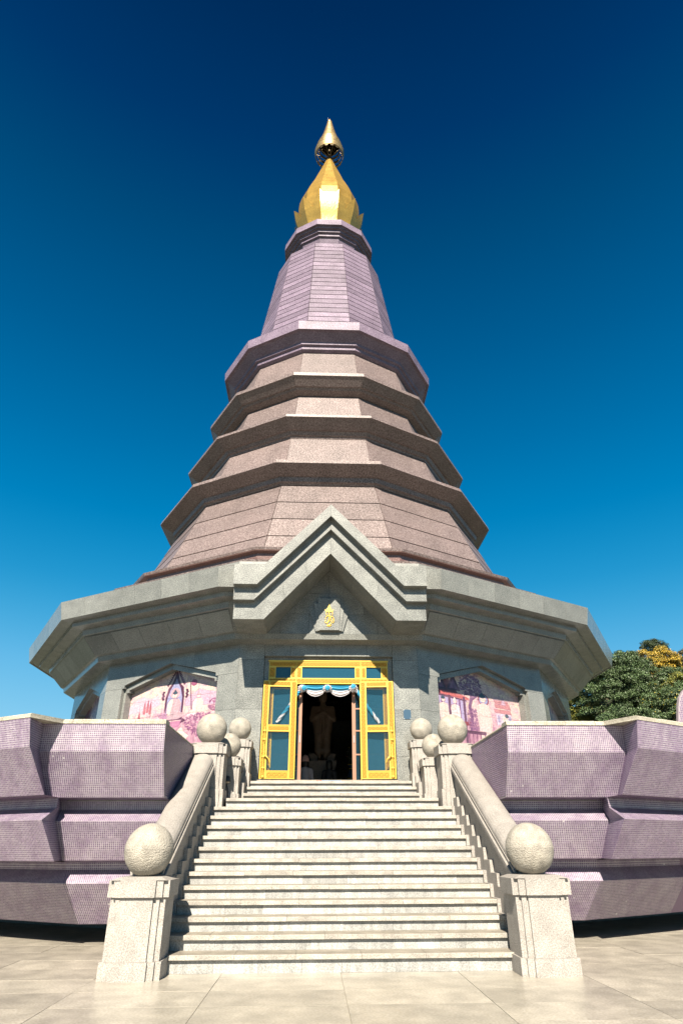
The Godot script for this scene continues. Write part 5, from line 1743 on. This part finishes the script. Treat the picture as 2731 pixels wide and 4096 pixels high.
# ---------------------------------------------------------------- hillside, trees, far tiled pylon
func build_far() -> void:
	var hill := MB.new()
	var nz := FastNoiseLite.new()
	nz.seed = 5
	nz.frequency = 0.05
	var hf := func(x: float, z: float) -> float:
		var c := Vector2(x - 62.0, z + 92.0)
		var d := Vector2(c.x / 42.0, c.y / 42.0).length()
		return 27.0 * exp(-d * d * 1.3) - 0.6 + 0.8 * nz.get_noise_2d(x, z)
	for ix in 44:
		for iz in 44:
			var x := 14.0 + ix * 2.6; var z := -24.0 - iz * 2.8
			var p := []
			for q in [[0, 0], [1, 0], [1, 1], [0, 1]]:
				var xx: float = x + q[0] * 2.6; var zz: float = z - q[1] * 2.8
				p.append(Vector3(xx, hf.call(xx, zz), zz))
			hill.quad(p[0], p[1], p[2], p[3], Vector3.UP)
	put("hill", hill, M["soil"]).set_meta("kind", "structure")
	# scrub and low wood that covers the rest of the slope as one mass
	var cl := MB.new()
	var rs := RandomNumberGenerator.new()
	rs.seed = 77
	for k in 90:
		var o := Vector3(rs.randfn(), absf(rs.randfn()) * 0.7, rs.randfn()).normalized() * pow(rs.randf(), 0.4)
		var n := (o + Vector3.UP * 0.5 + Vector3(rs.randfn(), rs.randfn(), rs.randfn()) * 0.4).normalized()
		var tx := n.cross(Vector3(rs.randfn(), rs.randfn(), rs.randfn())).normalized() * rs.randf_range(0.10, 0.2)
		var ty := n.cross(tx) * 0.6
		var p := o * Vector3(1.5, 1.3, 1.5) + Vector3.UP * 0.4
		cl.quad(p - tx, p + ty, p + tx, p - ty, n)
	var mm := MultiMesh.new()
	mm.transform_format = MultiMesh.TRANSFORM_3D
	mm.use_colors = true
	mm.mesh = cl.mesh()
	var spots := []
	while spots.size() < 2600:
		var x := rs.randf_range(20.0, 122.0); var z := rs.randf_range(-140.0, -36.0)
		var y: float = hf.call(x, z)
		if y > 1.0:
			spots.append(Vector3(x, y, z))
	mm.instance_count = spots.size()
	for k in spots.size():
		var sc := rs.randf_range(0.7, 1.7)
		mm.set_instance_transform(k, Transform3D(Basis.from_euler(Vector3(0, rs.randf() * TAU, 0)).scaled(Vector3(sc, sc * rs.randf_range(0.8, 1.4), sc)), spots[k]))
		var f := rs.randf_range(0.7, 1.3)
		mm.set_instance_color(k, [Color(.060, .095, .035), Color(.085, .105, .035), Color(.10, .085, .04), Color(.05, .075, .03)][rs.randi() % 4] * Color(f, f, f))
	var scrub := MultiMeshInstance3D.new()
	scrub.name = "undergrowth"
	scrub.multimesh = mm
	scrub.material_override = M["leaf"]
	add_child(scrub)
	tag(scrub, "low mixed scrub and wood covering the hillside", "undergrowth")
	scrub.set_meta("kind", "stuff")
	# [x, z, crown centre y, rx, ry, rz, kind, label]
	var dk := [Color(.050, .085, .030), Color(.070, .110, .040), Color(.095, .135, .060), Color(.040, .065, .022)]
	var lime := [Color(.16, .17, .03), Color(.12, .14, .035), Color(.085, .105, .03), Color(.20, .19, .03)]
	var yel := [Color(.48, .33, .04), Color(.42, .27, .03), Color(.30, .21, .035), Color(.14, .14, .03)]
	var brn := [Color(.065, .055, .028), Color(.085, .07, .035), Color(.05, .05, .02), Color(.09, .085, .04)]
	var rows := [
		[31.3, -58.0, 16.3, 4.1, 4.0, 3.8, dk, "broad dark green tree with layered boughs, largest on the slope", 1.0, 0],
		[28.2, -62.0, 14.4, 2.5, 2.5, 2.4, lime, "low yellowish green tree tucked beside the pagoda wall", 1.0, 1],
		[34.8, -55.0, 13.2, 3.2, 3.1, 2.8, dk, "dark green tree dotted with yellow leaves, just behind the coping", 1.0, 2],
		[45.0, -72.0, 23.0, 2.75, 2.0, 2.4, yel, "golden yellow tree standing out on the slope", 1.0, 0],
		[49.6, -74.0, 22.8, 2.9, 2.7, 2.6, brn, "dull brown-leaved tree beside the yellow one", 1.0, 0],
		[42.4, -64.0, 17.2, 2.5, 2.3, 2.3, lime, "lime-tinged leafy tree below the brown one", 1.0, 4],
		[57.7, -95.0, 31.7, 2.0, 1.35, 1.9, [Color(.03, .05, .02), Color(.04, .06, .025), Color(.025, .04, .015), Color(.05, .07, .03)], "small dark rounded tree alone on the ridge", 1.0, 5],
		[38.2, -68.0, 21.0, 3.2, 2.3, 2.8, dk, "green tree crown below the ridge line, beside the yellow one", 1.0, 3],
		[48.6, -84.0, 26.2, 3.0, 1.5, 2.6, brn, "thin brownish tree along the ridge top", 0.55, 6],
		[28.4, -50.0, 11.2, 3.0, 1.9, 2.4, dk, "low bushy green tree rising behind the parapet coping", 1.0, 7],
		[33.7, -66.0, 19.0, 3.2, 3.1, 2.8, dk, "tall green tree standing behind the layered dark green one", 1.0, 8],
		[43.0, -68.0, 19.4, 2.6, 2.3, 2.4, dk, "small dense green tree right below the yellow one", 1.0, 10],
		[38.6, -58.0, 14.6, 2.6, 2.6, 2.4, dk, "dense green tree between the lime-tinged tree and the coping", 1.0, 9]]
	for r in rows:
		tree(r)
	# part of another tiled structure at the edge of the terrace
	var t := thing("tiled_pylon", "pale mauve tiled pylon with a rounded shoulder, standing beyond the coping", "pylon")
	var pm := MB.new(); var tl := MB.new()
	var nz2 := FastNoiseLite.new()
	var base := [[9.60, 4.2], [9.60, 4.36], [9.70, 4.75], [9.80, 5.03], [9.97, 5.24], [10.25, 5.36], [10.8, 5.4], [11.6, 5.4], [11.6, 3.0], [9.58, 3.0]]
	pm.extr(v2(base), Vector3(0, 0, -8.0), Vector3.RIGHT, Vector3.UP, Vector3.BACK, -0.12, 0.0, Color(.4, .34, .37))
	var bo := put("body", pm, M["grout"], t)
	var pp := v2(base)
	var y := 3.0
	while y < 5.4:
		var x := 9.58
		while x < 11.6:
			var ok := true
			for c in [[0, 0], [.05, 0], [.05, .05], [0, .05]]:
				if not Geometry2D.is_point_in_polygon(Vector2(x + c[0], y + c[1]), pp):
					ok = false
			if ok:
				var A := Vector3(x, y, -8.0)
				one_tile(tl, A, A + Vector3(.05, 0, 0), A + Vector3(.05, .05, 0), A + Vector3(0, .05, 0), .16, .84, .16, .84, Vector3.BACK, nz2)
			x += 0.05
		y += 0.05
	put("mosaic_tiles", tl, M["tile"], bo).set_meta("kind", "stuff")

func tree(r: Array) -> void:
	var called := "tree"
	var t := thing(called, r[7], "tree", "trees on the hillside")
	var rg := RandomNumberGenerator.new()
	rg.seed = hash(r[7])
	var c := Vector3(r[0], r[2], r[1])
	var rad := Vector3(r[3], r[4], r[5])
	var tr := MB.new()
	var foot := Vector3(c.x + rg.randf_range(-.5, .5), maxf(0.0, c.y - rad.y - 9.0), c.z)
	tr.tube([foot, Vector3(c.x, c.y - rad.y * 0.8, c.z), c + Vector3(0.2, rad.y * 0.3, 0)], [0.24, 0.17, 0.05], 9)
	for k in 7:
		var a := TAU * k / 7.0 + rg.randf()
		var s := Vector3(c.x, c.y - rad.y * rg.randf_range(0.2, 0.8), c.z)
		var e := c + Vector3(sin(a) * rad.x * 0.75, rg.randf_range(-0.3, 0.5) * rad.y, cos(a) * rad.z * 0.75)
		tr.tube([s, s.lerp(e, 0.5) + Vector3.UP * 0.3, e], [0.08, 0.05, 0.02], 6)
	put("trunk", tr, M["bark"], t)
	# boughs: flattened clumps of leaves on and inside the crown
	var V := PackedVector3Array(); var N := PackedVector3Array(); var C := PackedColorArray()
	var nb := int(r[8] * (30.0 + 7.5 * rad.x * rad.y))
	for b in nb:
		var d := Vector3(rg.randfn(), rg.randfn() * 0.9, rg.randfn()).normalized()
		if d.z < -0.5:
			d.z = -d.z
		var q := pow(rg.randf_range(0.06, 1.0), 0.4)
		var bc := c + d * rad * q
		var br := Vector3(0.80, 0.34, 0.80) * rg.randf_range(0.7, 1.25)
		var tone := rg.randf_range(0.8, 1.2)
		var nl := int(330 * r[8])
		for l in nl:
			var o := Vector3(rg.randfn(), rg.randfn(), rg.randfn())
			o = o.normalized() * pow(rg.randf(), 0.45)
			var p := bc + o * br
			p.y -= 0.25 * (o.x * o.x + o.z * o.z) * br.x
			var nn := (o * 0.6 + Vector3.UP * 0.55 + Vector3(rg.randfn(), rg.randfn(), rg.randfn()) * 0.45).normalized()
			var tx := nn.cross(Vector3(rg.randfn(), rg.randfn(), rg.randfn())).normalized()
			var ty := nn.cross(tx)
			var sz := rg.randf_range(0.055, 0.115)
			var cl: Color = r[6][rg.randi() % 4]
			if r[9] == 2 and rg.randf() < 0.035:
				cl = Color(.45, .33, .03)
			var f := tone * rg.randf_range(0.75, 1.25)
			cl = Color(cl.r * f, cl.g * f, cl.b * f)
			var A := p - tx * sz; var B := p + ty * sz * 0.55; var D := p + tx * sz; var E := p - ty * sz * 0.55
			V.append(A); V.append(B); V.append(D); V.append(A); V.append(D); V.append(E)
			for k in 6:
				N.append(nn); C.append(cl)
	var arr := []
	arr.resize(Mesh.ARRAY_MAX)
	arr[Mesh.ARRAY_VERTEX] = V; arr[Mesh.ARRAY_NORMAL] = N; arr[Mesh.ARRAY_COLOR] = C
	var m := ArrayMesh.new()
	m.add_surface_from_arrays(Mesh.PRIMITIVE_TRIANGLES, arr)
	var o := MeshInstance3D.new()
	o.name = "crown"
	o.mesh = m
	o.material_override = M["leaf"]
	t.add_child(o, true)
